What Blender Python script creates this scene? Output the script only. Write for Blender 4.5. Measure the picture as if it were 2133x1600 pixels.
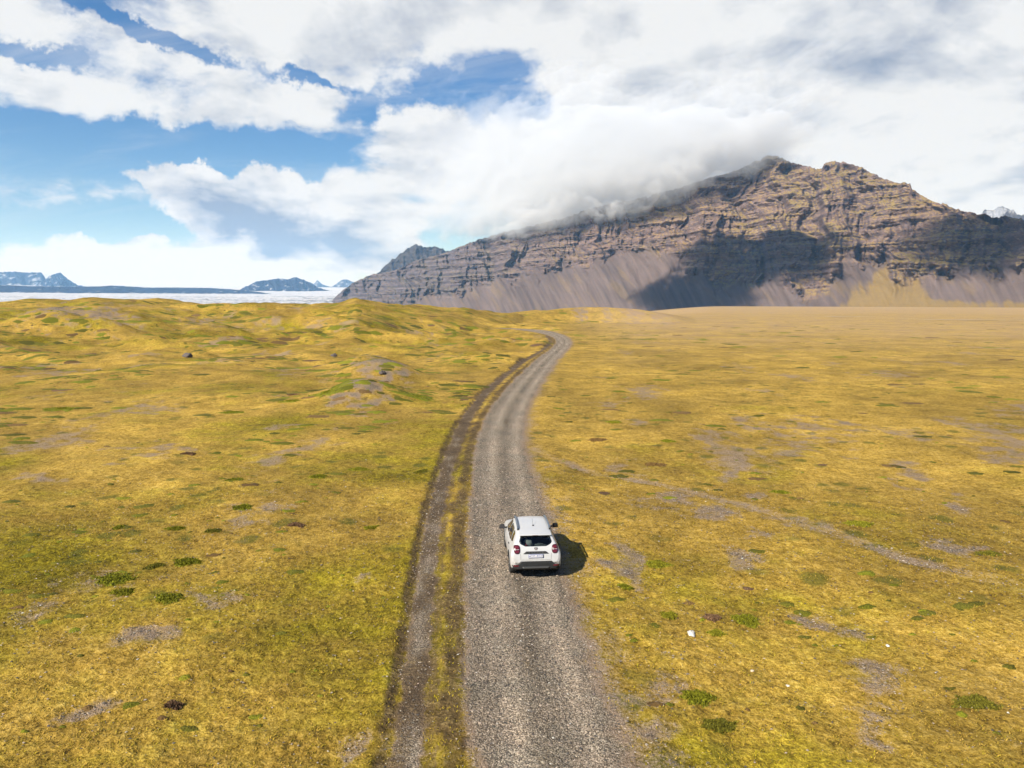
import bpy, bmesh, math, random
import numpy as np
from mathutils import Vector, Matrix
from mathutils.bvhtree import BVHTree

for o in list(bpy.data.objects):
    bpy.data.objects.remove(o)
SC = bpy.context.scene
COL = SC.collection
R = math.radians
rng = np.random.default_rng(7)
random.seed(7)

# ------------------------------------------------------------------ camera
CAM_H, PITCH, FPX, CX, CY = 9.8, R(6.5), 1479.0, 1066.5, 800.0
cam_d = bpy.data.cameras.new('camera')
cam_d.sensor_width = 36.0
cam_d.lens = FPX / 2133.0 * 36.0
cam_d.clip_start = 0.1
cam_d.clip_end = 120000.0
cam = bpy.data.objects.new('camera', cam_d)
COL.objects.link(cam)
cam.location = (0, 0, CAM_H)
cam.rotation_euler = (R(90) - PITCH, 0, 0)
SC.camera = cam

# ------------------------------------------------------------------ light and exposure
SUN_EL, SUN_AZ = R(37.0), R(225.0)           # azimuth clockwise from +Y: the sun stands behind the camera on the left
SUN_STRENGTH, SKY_STRENGTH, EXPOSURE = 5.0, 0.055, 1.10
sun_d = bpy.data.lights.new('sun', 'SUN')
sun_d.energy = SUN_STRENGTH
sun_d.angle = R(0.5)
sun_d.color = (1.0, 0.93, 0.82)
sun = bpy.data.objects.new('sun', sun_d)
COL.objects.link(sun)
SUN_DIR = Vector((math.sin(SUN_AZ) * math.cos(SUN_EL), math.cos(SUN_AZ) * math.cos(SUN_EL), math.sin(SUN_EL)))
sun.rotation_euler = SUN_DIR.to_track_quat('Z', 'Y').to_euler()
SC.view_settings.view_transform = 'Standard'
SC.view_settings.look = 'None'
SC.view_settings.exposure = EXPOSURE
SC.view_settings.gamma = 1.0
SC.view_settings.use_curve_mapping = False
cy = SC.cycles
cy.use_denoising = True
cy.max_bounces = 6
cy.diffuse_bounces = 2
cy.glossy_bounces = 3
cy.transmission_bounces = 4
cy.transparent_max_bounces = 12
cy.volume_bounces = 4
cy.sample_clamp_indirect = 4.0
cy.use_adaptive_sampling = True
cy.adaptive_threshold = 0.02


def pxdir(u, v):
    """direction of a point of the photograph (2133 x 1600) seen from the standpoint"""
    x = (u - CX) / FPX
    dn = (v - CY) / FPX
    cp, sp = math.cos(PITCH), math.sin(PITCH)
    return x, cp - dn * sp, -sp - dn * cp


def azel(u, v):
    x, y, z = pxdir(u, v)
    return math.degrees(math.atan2(x, y)), math.degrees(math.atan2(z, math.hypot(x, y)))


def flat(u, v, z=0.0):
    x, y, dz = pxdir(u, v)
    t = (z - CAM_H) / dz
    return x * t, y * t


# ------------------------------------------------------------------ node helper
class NT:
    def __init__(self, tree):
        self.t = tree
        self.n = tree.nodes
        self.l = tree.links

    def new(self, typ, **kw):
        nd = self.n.new(typ)
        for k, val in kw.items():
            setattr(nd, k, val)
        return nd

    def put(self, sock, val):
        if val is None:
            return
        if isinstance(val, bpy.types.NodeSocket):
            self.l.new(val, sock)
        elif isinstance(val, (tuple, list)) and len(val) == 3 and sock.type == 'RGBA':
            sock.default_value = (*val, 1.0)
        else:
            sock.default_value = val

    def math(self, op, a, b=None, c=None, clamp=False):
        nd = self.new('ShaderNodeMath', operation=op, use_clamp=clamp)
        for i, v_ in enumerate((a, b, c)):
            self.put(nd.inputs[i], v_)
        return nd.outputs[0]

    def vmath(self, op, a, b=None, scale=None):
        nd = self.new('ShaderNodeVectorMath', operation=op)
        self.put(nd.inputs[0], a)
        if b is not None:
            self.put(nd.inputs[1], b)
        if scale is not None:
            self.put(nd.inputs['Scale'], scale)
        return nd.outputs['Value'] if op in ('LENGTH', 'DOT_PRODUCT', 'DISTANCE') else nd.outputs[0]

    def noise(self, vec, scale, detail=4, rough=0.55, distortion=0.0, lac=2.0, color=False, typ='FBM'):
        nd = self.new('ShaderNodeTexNoise')
        nd.noise_dimensions = '3D'
        nd.noise_type = typ
        if vec is not None:
            self.put(nd.inputs['Vector'], vec)
        nd.inputs['Scale'].default_value = scale
        nd.inputs['Detail'].default_value = detail
        nd.inputs['Roughness'].default_value = rough
        nd.inputs['Lacunarity'].default_value = lac
        nd.inputs['Distortion'].default_value = distortion
        return nd.outputs['Color' if color else 'Fac']

    def vor(self, vec, scale, feature='F1', out='Color', rand=1.0):
        nd = self.new('ShaderNodeTexVoronoi')
        nd.feature = feature
        self.put(nd.inputs['Vector'], vec)
        nd.inputs['Scale'].default_value = scale
        nd.inputs['Randomness'].default_value = rand
        return nd.outputs[out]

    def ramp(self, fac, stops, interp='LINEAR'):
        nd = self.new('ShaderNodeValToRGB')
        nd.color_ramp.interpolation = interp
        e = nd.color_ramp.elements
        while len(e) < len(stops):
            e.new(0.5)
        for i, (p, c) in enumerate(stops):
            e[i].position = p
            e[i].color = (*c, 1.0) if len(c) == 3 else c
        self.put(nd.inputs[0], fac)
        return nd.outputs[0]

    def mapr(self, val, a, b, c=0.0, d=1.0, smooth=True):
        nd = self.new('ShaderNodeMapRange')
        nd.interpolation_type = 'SMOOTHSTEP' if smooth else 'LINEAR'
        for i, v_ in enumerate((val, a, b, c, d)):
            self.put(nd.inputs[i], v_)
        return nd.outputs[0]

    def mix(self, fac, a, b, blend='MIX'):
        nd = self.new('ShaderNodeMix', data_type='RGBA', blend_type=blend)
        self.put(nd.inputs[0], fac)
        self.put(nd.inputs[6], a)
        self.put(nd.inputs[7], b)
        return nd.outputs[2]

    def bump(self, h, strength, dist, normal=None):
        nd = self.new('ShaderNodeBump')
        nd.inputs['Strength'].default_value = strength
        nd.inputs['Distance'].default_value = dist
        self.put(nd.inputs['Height'], h)
        if normal is not None:
            self.put(nd.inputs['Normal'], normal)
        return nd.outputs[0]


# ------------------------------------------------------------------ world: blue sky with broken cloud
world = bpy.data.worlds.new('World')
SC.world = world
world.use_nodes = True
W = NT(world.node_tree)
W.n.clear()
w_out = W.new('ShaderNodeOutputWorld')
w_bg = W.new('ShaderNodeBackground')
w_bg.inputs['Strength'].default_value = SKY_STRENGTH
W.l.new(w_bg.outputs[0], w_out.inputs[0])
sky = W.new('ShaderNodeTexSky')
sky.sky_type = 'NISHITA'
sky.sun_disc = False
sky.sun_elevation = SUN_EL
sky.sun_rotation = SUN_AZ
sky.air_density = 1.0
sky.dust_density = 0.1
sky.ozone_density = 1.5
tc = W.new('ShaderNodeTexCoord')
D = W.vmath('NORMALIZE', tc.outputs['Generated'])
sep = W.new('ShaderNodeSeparateXYZ')
W.put(sep.inputs[0], D)
dx, dy, dz = sep.outputs
AZ = W.math('MULTIPLY', W.math('ARCTAN2', dx, dy), 57.29578)
EL = W.math('MULTIPLY', W.math('ARCSINE', dz), 57.29578)
cmb = W.new('ShaderNodeCombineXYZ')
W.put(cmb.inputs[0], AZ)
W.put(cmb.inputs[1], EL)
P0 = cmb.outputs[0]
# cloud-layer plane coordinates: cloud flattens towards the horizon
inv = W.math('DIVIDE', 1.0, W.math('ADD', W.math('MAXIMUM', dz, 0.0), 0.30))
Q = W.vmath('SCALE', D, scale=inv)
warp1 = W.vmath('SUBTRACT', W.noise(D, 7.0, 3, 0.55, color=True), (0.5, 0.5, 0.5))
warp2 = W.vmath('SUBTRACT', W.noise(D, 26.0, 5, 0.62, color=True), (0.5, 0.5, 0.5))
P = W.vmath('ADD', P0, W.vmath('MULTIPLY', warp1, (11.0, 5.5, 0.0)))
P = W.vmath('ADD', P, W.vmath('MULTIPLY', warp2, (5.0, 3.2, 0.0)))


PL = W.vmath('ADD', P0, W.vmath('MULTIPLY', W.vmath('SUBTRACT', W.noise(D, 22.0, 5, 0.65, color=True), (0.5, 0.5, 0.5)), (5.0, 3.4, 0.0)))


def blob(vec, u, v, ru, rv, rot=0.0, inner=0.0):
    a, e = azel(u, v)
    mp = W.new('ShaderNodeMapping')
    mp.vector_type = 'TEXTURE'
    W.put(mp.inputs[0], vec)
    mp.inputs['Location'].default_value = (a, e, 0)
    mp.inputs['Rotation'].default_value = (0, 0, R(-rot))
    k = 57.3 / FPX
    mp.inputs['Scale'].default_value = (ru * k, rv * k, 1)
    return W.mapr(W.vmath('LENGTH', mp.outputs[0]), 1.0, inner, 0.0, 1.0)


def total(parts):
    acc = None
    for w_, b_ in parts:
        acc = W.math('MULTIPLY_ADD', b_, w_, acc if acc is not None else 0.0)
    return acc


fb = W.noise(Q, 3.0, 9, 0.60, 0.2)
fine = W.noise(Q, 10.5, 6, 0.66, 0.15)
cover = [
    # cloud
    (0.34, blob(P, 230, 185, 560, 120, 3)), (0.30, blob(P, 620, 150, 420, 120, 10)), (0.55, blob(P, 900, -10, 1300, 120)),
    (0.30, blob(P, 100, 40, 500, 70)),
    (0.85, blob(PL, 570, 448, 340, 108, 14, 0.4)), (0.55, blob(PL, 370, 372, 170, 32, 2, 0.2)), (0.45, blob(P, 760, 430, 260, 130)),
    (0.38, blob(P, 700, 510, 260, 70)),
    (0.85, blob(PL, 460, 575, 400, 75, 8, 0.35)), (0.55, blob(P, 40, 565, 300, 50)), (0.28, blob(P, 220, 495, 90, 22, 10)),
    (0.45, blob(P, 1010, 340, 330, 130)), (0.30, blob(P, 900, 270, 130, 70)),
    (0.75, blob(P, 1750, 250, 760, 420, 0, 0.55)), (0.3, blob(P, 1250, 300, 260, 260)),
    (0.42, blob(P, 740, 90, 240, 75)), (0.2, blob(P, 560, 230, 160, 40)),
    # open sky
    (-0.62, blob(PL, 200, 320, 600, 85, 0, 0.2)), (-0.40, blob(PL, 520, 300, 300, 60)), (-0.50, blob(PL, 60, 430, 340, 90, 0, 0.2)),
    (-0.60, blob(PL, 330, 76, 210, 22, 15)), (-0.62, blob(PL, 55, 112, 130, 32, 4)), (-0.4, blob(PL, 640, 168, 130, 18, 8)),
    (-0.50, blob(PL, 985, 195, 230, 42, 5)), (-0.36, blob(P, 770, 232, 110, 46)), (-0.42, blob(P, 1080, 245, 120, 60)),
    (-0.30, blob(P0, 850, 412, 120, 20, 2)), (-0.45, blob(PL, 200, 462, 230, 50, 8, 0.2)),
]
cov = W.math('ADD', total(cover), W.math('ADD', W.math('MULTIPLY', W.math('SUBTRACT', fb, 0.5), 1.15), W.math('MULTIPLY', W.math('SUBTRACT', fine, 0.5), 0.42)))
cov = W.math('ADD', cov, 0.43)
alpha = W.mapr(cov, 0.40, 0.74)
# thin high veil in the open parts, drawn out along the wind
vm = W.new('ShaderNodeMapping')
W.put(vm.inputs[0], Q)
vm.inputs['Rotation'].default_value = (0, 0, R(12))
vm.inputs['Scale'].default_value = (0.55, 2.6, 1.0)
veil = W.mapr(W.noise(vm.outputs[0], 1.6, 8, 0.62, 0.6), 0.46, 0.82, 0.0, 0.42)
streaks = total([(0.75, blob(P, 590, 268, 130, 13)), (0.5, blob(P, 300, 402, 420, 30, 2)), (0.45, blob(P, 60, 395, 300, 24)), (0.35, blob(P, 1090, 212, 110, 12))])
streaks = W.math('MULTIPLY', streaks, W.mapr(fine, 0.3, 0.62))
alpha = W.math('MAXIMUM', alpha, W.math('MAXIMUM', veil, streaks))
# low haze near the horizon
alpha = W.math('MAXIMUM', alpha, W.mapr(EL, 3.5, -0.5, 0.0, 0.6))
# light and shade inside the cloud
relief = W.noise(W.vmath('ADD', Q, (0.06, 0.08, -0.05)), 3.0, 9, 0.60, 0.2)
sh = W.math('MULTIPLY', W.math('SUBTRACT', relief, fb), 2.6)
sh = W.math('ADD', sh, W.math('MULTIPLY', W.math('SUBTRACT', W.noise(Q, 4.2, 7, 0.62), 0.5), 1.3))
grey = total([(0.82, blob(P, 660, 488, 350, 80, 8)), (0.70, blob(P, 480, 430, 260, 66, 20)), (0.40, blob(P, 790, 540, 200, 50)), (0.34, blob(P, 1820, 70, 420, 130, -6)),
              (0.14, blob(P, 2020, 230, 260, 120)), (0.25, blob(P, 1400, 330, 300, 120)), (-0.9, blob(PL, 420, 580, 380, 62, 4, 0.3)), (-0.25, blob(P, 2000, 330, 350, 90)), (-0.2, blob(P, 300, 150, 400, 90))])
shade = W.math('ADD', W.math('ADD', sh, grey), 0.08, clamp=True)
hsv = W.new('ShaderNodeHueSaturation')
hsv.inputs['Saturation'].default_value = 1.45
hsv.inputs['Hue'].default_value = 0.512
hsv.inputs['Value'].default_value = 0.92
W.put(hsv.inputs['Color'], sky.outputs[0])
sky_col = hsv.outputs[0]
cloud_lin = 1.0 / SKY_STRENGTH / (2.0 ** EXPOSURE)
c_lit = tuple(c * cloud_lin for c in (0.86, 0.87, 0.88))
c_dark = tuple(c * cloud_lin for c in (0.28, 0.33, 0.44))
cloud_col = W.mix(shade, c_lit, c_dark)
W.put(w_bg.inputs['Color'], W.mix(alpha, sky_col, cloud_col))


# ------------------------------------------------------------------ numpy noise
def _hash(ix, iy, seed):
    h = (ix.astype(np.int64) * 374761393 + iy.astype(np.int64) * 668265263 + seed * 974634541) & 0xffffffff
    h = ((h ^ (h >> 13)) * 1274126177) & 0xffffffff
    return (h ^ (h >> 16)) & 0xffffffff


def perlin(x, y, seed=0):
    x = np.asarray(x, float)
    y = np.asarray(y, float)
    x, y = np.broadcast_arrays(x, y)
    x0 = np.floor(x)
    y0 = np.floor(y)
    fx, fy = x - x0, y - y0
    u = fx * fx * fx * (fx * (fx * 6 - 15) + 10)
    w = fy * fy * fy * (fy * (fy * 6 - 15) + 10)
    out = 0

    def g(dx_, dy_):
        a = _hash(x0 + dx_, y0 + dy_, seed) * (2 * math.pi / 4294967296.0)
        return np.cos(a) * (fx - dx_) + np.sin(a) * (fy - dy_)
    n00, n10, n01, n11 = g(0, 0), g(1, 0), g(0, 1), g(1, 1)
    return ((n00 * (1 - u) + n10 * u) * (1 - w) + (n01 * (1 - u) + n11 * u) * w) * 1.5


def fbm(x, y, octv=4, gain=0.5, lac=2.03, seed=0):
    a, s = 1.0, 0
    for i in range(octv):
        s = s + a * perlin(x, y, seed + i * 17)
        a *= gain
        x = x * lac + 13.7
        y = y * lac - 7.3
    return s


def ridged(x, y, octv=4, gain=0.5, seed=0):
    a, s, n = 1.0, 0, 0
    for i in range(octv):
        s = s + a * (1 - np.abs(perlin(x, y, seed + i * 31)) * 1.6)
        n += a
        a *= gain
        x = x * 2.05 + 5.1
        y = y * 2.05 + 9.2
    return s / n


def sstep(a, b, x):
    t = np.clip((x - a) / (b - a), 0, 1)
    return t * t * (3 - 2 * t)


def tag(o, label=None, cat=None, group=None, kind=None):
    if label: o['label'] = label
    if cat: o['category'] = cat
    if group: o['group'] = group
    if kind: o['kind'] = kind
    return o


def mesh_obj(name, verts, faces, mat=None, parent=None, smooth=True):
    me = bpy.data.meshes.new(name)
    if isinstance(verts, np.ndarray) and isinstance(faces, np.ndarray):
        nf, k = faces.shape
        me.vertices.add(len(verts))
        me.vertices.foreach_set('co', np.ascontiguousarray(verts, dtype=np.float32).ravel())
        me.loops.add(nf * k)
        me.polygons.add(nf)
        me.loops.foreach_set('vertex_index', np.ascontiguousarray(faces, dtype=np.int32).ravel())
        me.polygons.foreach_set('loop_start', np.arange(0, nf * k, k, dtype=np.int32))
        me.polygons.foreach_set('loop_total', np.full(nf, k, dtype=np.int32))
        me.update(calc_edges=True)
        me.validate()
    else:
        me.from_pydata([tuple(map(float, p)) for p in verts], [], [tuple(map(int, f)) for f in faces])
    if smooth:
        me.polygons.foreach_set('use_smooth', np.ones(len(me.polygons), dtype=bool))
    me.update()
    o = bpy.data.objects.new(name, me)
    COL.objects.link(o)
    if mat is not None:
        me.materials.append(mat)
    if parent is not None:
        o.parent = parent
    return o


def color_attr(o, name, rgba):
    a = o.data.attributes.new(name, 'FLOAT_COLOR', 'POINT')
    a.data.foreach_set('color', np.ascontiguousarray(rgba, dtype=np.float32).ravel())


def grid_faces(nr, nc, wrap=False):
    i, j = np.meshgrid(np.arange(nr - 1), np.arange(nc if wrap else nc - 1), indexing='ij')
    j2 = (j + 1) % nc
    return np.stack([i * nc + j, i * nc + j2, (i + 1) * nc + j2, (i + 1) * nc + j], -1).reshape(-1, 4)


def new_mat(name):
    m = bpy.data.materials.new(name)
    m.use_nodes = True
    t = NT(m.node_tree)
    b = m.node_tree.nodes['Principled BSDF']
    return m, t, b


# ------------------------------------------------------------------ layout of the road, read off the photograph and laid out on the plain
ROAD_PX = [(1660, 965, 1385), (1600, 965, 1345), (1500, 962, 1305), (1400, 958, 1265), (1300, 955, 1235), (1200, 960, 1200), (1100, 966, 1165), (1000, 975, 1124),
           (950, 981, 1112), (900, 992, 1104), (860, 1012, 1107), (825, 1040, 1122), (792, 1068, 1143), (757, 1104, 1160), (735, 1135, 1182), (722, 1153, 1193), (714, 1160, 1197), (705, 1156, 1190),
           (698, 1140, 1178), (693, 1117, 1160), (689, 1088, 1138), (686, 1058, 1105), (684, 1020, 1065)]
TRACK_PX = [(1660, 785, 893), (1600, 795, 893), (1500, 812, 897), (1400, 828, 903), (1300, 845, 908), (1200, 860, 915), (1100, 872, 922), (1000, 903, 942), (950, 920, 957), (900, 940, 973),
            (860, 962, 992), (825, 990, 1015), (792, 1026, 1047), (757, 1075, 1091), (735, 1113, 1126), (722, 1137, 1147), (714, 1146, 1153), (705, 1144, 1151), (698, 1130, 1138)]


def band(rows):
    L = np.array([flat(a, v) for v, a, b in rows])
    Rr = np.array([flat(b, v) for v, a, b in rows])
    c = (L + Rr) / 2
    wd = np.linalg.norm(Rr - L, axis=1) / 2
    # width across the direction of travel, not along the row
    t = np.gradient(c, axis=0)
    t /= np.linalg.norm(t, axis=1)[:, None]
    wd = np.maximum(wd * np.maximum(np.abs(t[:, 1]), 0.35), 0.3)
    n = np.linspace(0, len(c) - 1, len(c) * 6)
    k = np.arange(len(c))
    f = lambda a: np.interp(n, k, np.convolve(np.pad(a, 1, 'edge'), [.2, .6, .2], 'valid'))
    return np.stack([f(c[:, 0]), f(c[:, 1])], 1), f(wd)


def extend_back(c, wd):
    d = c[0] - c[1]
    d /= np.linalg.norm(d)
    ex = np.array([c[0] + d * s for s in (40, 20, 8)])
    return np.vstack([ex, c]), np.concatenate([[wd[0]] * 3, wd])


ROAD_C, ROAD_W = extend_back(*band(ROAD_PX))
TRACK_C, TRACK_W = extend_back(*band(TRACK_PX))
TRAIL_PX = [(935, 1100), (955, 1140), (975, 1200), (990, 1280), (1012, 1380), (1035, 1460), (1062, 1560), (1095, 1660), (1130, 1760), (1165, 1860), (1195, 1970), (1218, 2080), (1250, 2200), (1300, 2360)]
TRAIL_C = np.array([flat(u, v) for v, u in TRAIL_PX])
TRAIL_W = np.full(len(TRAIL_C), 0.45)


def polydist(x, y, c, wd):
    """signed side distance to a polyline, in units of metres, and the local half width"""
    shp = x.shape
    x = x.ravel()
    y = y.ravel()
    best = np.full(x.shape, 1e9)
    side = np.zeros_like(x)
    hw = np.full(x.shape, wd[0])
    for i in range(len(c) - 1):
        a, b = c[i], c[i + 1]
        d = b - a
        L2 = d @ d
        if L2 < 1e-9:
            continue
        t = np.clip(((x - a[0]) * d[0] + (y - a[1]) * d[1]) / L2, 0, 1)
        ex, ey = x - (a[0] + t * d[0]), y - (a[1] + t * d[1])
        q = np.hypot(ex, ey)
        m = q < best
        best = np.where(m, q, best)
        s = (d[1] * ex - d[0] * ey) / math.sqrt(L2)
        side = np.where(m, np.sign(s), side)
        hw = np.where(m, wd[i] + t * (wd[i + 1] - wd[i]), hw)
    return (best * side).reshape(shp), hw.reshape(shp)


# moraine crest: (column in the photograph, skyline row, crest distance, foot distance)
CREST = np.array([(-900, 640, 330, 120), (-300, 628, 330, 120), (0, 632, 330, 115), (100, 630, 330, 120), (210, 627, 320, 125), (300, 628, 320, 130), (420, 638, 330, 140), (520, 634, 330, 145),
                  (620, 637, 330, 150), (700, 633, 310, 150), (742, 626, 300, 150), (800, 634, 300, 160), (860, 640, 310, 190), (960, 649, 320, 230), (1050, 656, 340, 270), (1090, 654, 365, 320),
                  (1150, 646, 375, 335), (1210, 640, 380, 345), (1265, 641, 380, 345), (1330, 645, 380, 345), (1390, 655, 380, 340), (1445, 668, 380, 330), (1560, 671, 380, 320), (3400, 671, 380, 320)], float)
CREST_AZ = np.degrees(np.arctan((CREST[:, 0] - CX) / FPX))
CREST_Z = CAM_H - (CREST[:, 1] - 632) / FPX * CREST[:, 2]
# separate mounds: (column, row of the foot, height, radius across, radius along, turn)
MOUNDS = [(125, 716, 3.6, 8, 5, 0.2), (205, 718, 3.4, 9, 5, 0.2), (760, 832, 1.9, 4.2, 5.0, 0), (800, 792, 2.2, 5.0, 5.5, 0.3), (765, 765, 1.9, 5.0, 7, 0), (640, 700, 2.2, 26, 9, 0.1),
          (480, 690, 2.4, 22, 9, 0), (330, 676, 2.6, 22, 10, 0), (560, 668, 2.6, 22, 8, 0), (900, 672, 2.3, 22, 9, 0), (40, 668, 2.5, 24, 10, 0), (640, 790, 0.7, 14, 7, 0), (250, 800, 0.6, 20, 9, 0),
          (1010, 660, 2.0, 14, 8, 0), (-150, 720, 3, 30, 14, 0), (470, 830, 0.5, 16, 5, 0), (880, 655, 2.6, 14, 8, 0)]
MOUND_XY = [(*flat(u, v), h, a, b, t) for u, v, h, a, b, t in MOUNDS]
for u_, d_, h_, a_ in ((205, 300, 1.0, 7), (300, 295, 0.9, 8), (742, 285, 0.5, 6), (530, 300, 0.8, 8), (870, 300, 0.9, 7), (955, 310, 0.9, 8), (60, 300, 0.6, 10), (420, 280, 0.9, 9), (640, 260, 0.9, 9)):
    an_ = math.atan((u_ - CX) / FPX)
    MOUND_XY.append((d_ * math.sin(an_), d_ * math.cos(an_), h_, a_, 10, 0))


def road_fields(x, y):
    near = (np.hypot(x, y) < 460)
    out = [np.full(x.shape, 1e3), np.full(x.shape, 1.0), np.full(x.shape, 1e3), np.full(x.shape, 1.0), np.full(x.shape, 1e3)]
    xs, ys = x[near], y[near]
    a, b = polydist(xs, ys, ROAD_C, ROAD_W)
    c, d = polydist(xs, ys, TRACK_C, TRACK_W)
    e, _ = polydist(xs, ys, TRAIL_C, TRAIL_W)
    for o_, v_ in zip(out, (a, b, c, d, e)):
        o_[near] = v_
    return out


def height(x, y, rf=None, micro=True):
    x = np.asarray(x, float)
    y = np.asarray(y, float)
    r = np.hypot(x, y)
    az = np.degrees(np.arctan2(x, y))
    if rf is None:
        rf = road_fields(x, y)
    rd, rw, td, tw, ld = rf
    zc = np.interp(az, CREST_AZ, CREST_Z)
    dc = np.interp(az, CREST_AZ, CREST[:, 2])
    df = np.interp(az, CREST_AZ, CREST[:, 3])
    front = sstep(0, 1, (r - df) / (dc - df)) ** 1.15
    left = sstep(16.5, 4.0, az)
    back = np.clip((r - dc) / 260, 0, 1)
    z = zc * front * (1 - sstep(0, 1, back) * 0.97)
    # behind the moraine the land falls away to the glacier river on the left
    z = z - 42 * sstep(380, 1500, r) * left
    hum = fbm(x / 30, y / 22, 4, 0.5, seed=3)
    moraine = sstep(60, 190, r) * sstep(6.5, -1.0, az)
    z = z + moraine * (1 - sstep(0.72, 1.0, r / dc) * 0.8) * (np.maximum(hum, -0.25) * 2.3 + 0.45 * fbm(x / 9, y / 6, 3, seed=9))
    z = z + sstep(0.9, 1.0, r / dc) * moraine * (0.5 * hum + 0.9 * fbm(x / 16, y / 30, 3, seed=10)) * sstep(3, 1.2, r / dc)
    for mx, my, h, a, b, t in MOUND_XY:
        ex = (x - mx) * math.cos(t) + (y - my) * math.sin(t)
        ey = -(x - mx) * math.sin(t) + (y - my) * math.cos(t)
        z = z + h * np.exp(-((ex / a) ** 2 + (ey / b) ** 2))
    z = z + 0.16 * fbm(x / 9, y / 9, 3, seed=21) * sstep(900, 300, r)
    # the carriageway is nearly level
    core = sstep(1.5, 0.9, np.abs(rd) / (rw + 1.2)) * (1 - sstep(330, 400, r))
    near_lvl = 0.10 * core
    z = z * (1 - 0.93 * core) + near_lvl
    if micro:
        m = sstep(120, 25, r)
        rmask = sstep(0.5, -0.3, np.abs(rd) - rw)
        tmask = sstep(0.35, -0.15, np.abs(td) - tw)
        moss = (1 - rmask) * (1 - tmask)
        z = z + m * moss * (0.050 * fbm(x / 0.9, y / 0.9, 3, seed=31) + 0.035 * np.abs(perlin(x / 0.33, y / 0.33, 41)) + 0.02 * perlin(x / 0.17, y / 0.17, 43))
        rut = np.exp(-((np.abs(rd) - 0.78) / 0.26) ** 2)
        z = z - rmask * 0.035 * rut + rmask * m * 0.018 * fbm(x / 0.5, y / 0.5, 2, seed=51)
        z = z - tmask * 0.11
        z = z - 0.06 * np.exp(-(ld / 0.4) ** 2) * m
    return z


def hz(x, y):
    return float(height(np.array([float(x)]), np.array([float(y)]))[0])


def at(u, v):
    """the ground point behind a point of the photograph (marching along the sight line)"""
    x, y, dz_ = pxdir(u, v)
    s = np.geomspace(9, 700, 900)
    zz = height(x * s, y * s)
    k = np.argmax(CAM_H + dz_ * s < zz)
    t = s[k] if k > 0 else (-CAM_H / dz_ if dz_ < 0 else 600)
    return x * t, y * t


# ------------------------------------------------------------------ ground sheet
# bare gravel: (column, row, radius across px, radius along px)
PATCHES = [(750, 832, 46, 24, 1.6), (800, 790, 46, 16, 1.6), (765, 757, 34, 12, 1.6), (470, 757, 40, 9), (620, 775, 60, 8), (1300, 965, 55, 16), (1515, 985, 26, 40), (1572, 1037, 26, 14), (1300, 1165, 45, 40),
           (1330, 878, 32, 14), (1560, 882, 34, 20), (2085, 945, 45, 22), (2000, 1050, 22, 50), (2005, 1145, 44, 16), (1390, 1040, 90, 16), (1480, 1070, 80, 14), (1640, 1085, 60, 12), (1560, 1150, 40, 46),
           (1730, 1300, 50, 22), (1830, 1400, 60, 46), (1840, 1500, 50, 60), (1900, 985, 50, 22), (1700, 890, 90, 22), (1480, 910, 40, 14), (1650, 930, 60, 20), (330, 940, 70, 18), (80, 1000, 40, 14), (440, 1250, 90, 22),
           (330, 1330, 60, 26), (170, 1480, 50, 18), (730, 1210, 30, 10), (1360, 1420, 46, 60), (1330, 1530, 60, 60), (720, 1540, 40, 40), (120, 775, 60, 9), (300, 858, 60, 8), (1850, 780, 50, 8), (2120, 850, 30, 14),
           (600, 887, 60, 6), (120, 703, 44, 10, 1.5), (215, 705, 44, 9, 1.5), (420, 668, 40, 4), (560, 665, 40, 4), (660, 680, 30, 3), (1210, 655, 14, 12, 1.3), (1265, 655, 12, 9, 1.3), (1320, 660, 22, 5, 1.3), (1380, 664, 30, 5, 1.2), (860, 690, 30, 5)]


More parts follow.
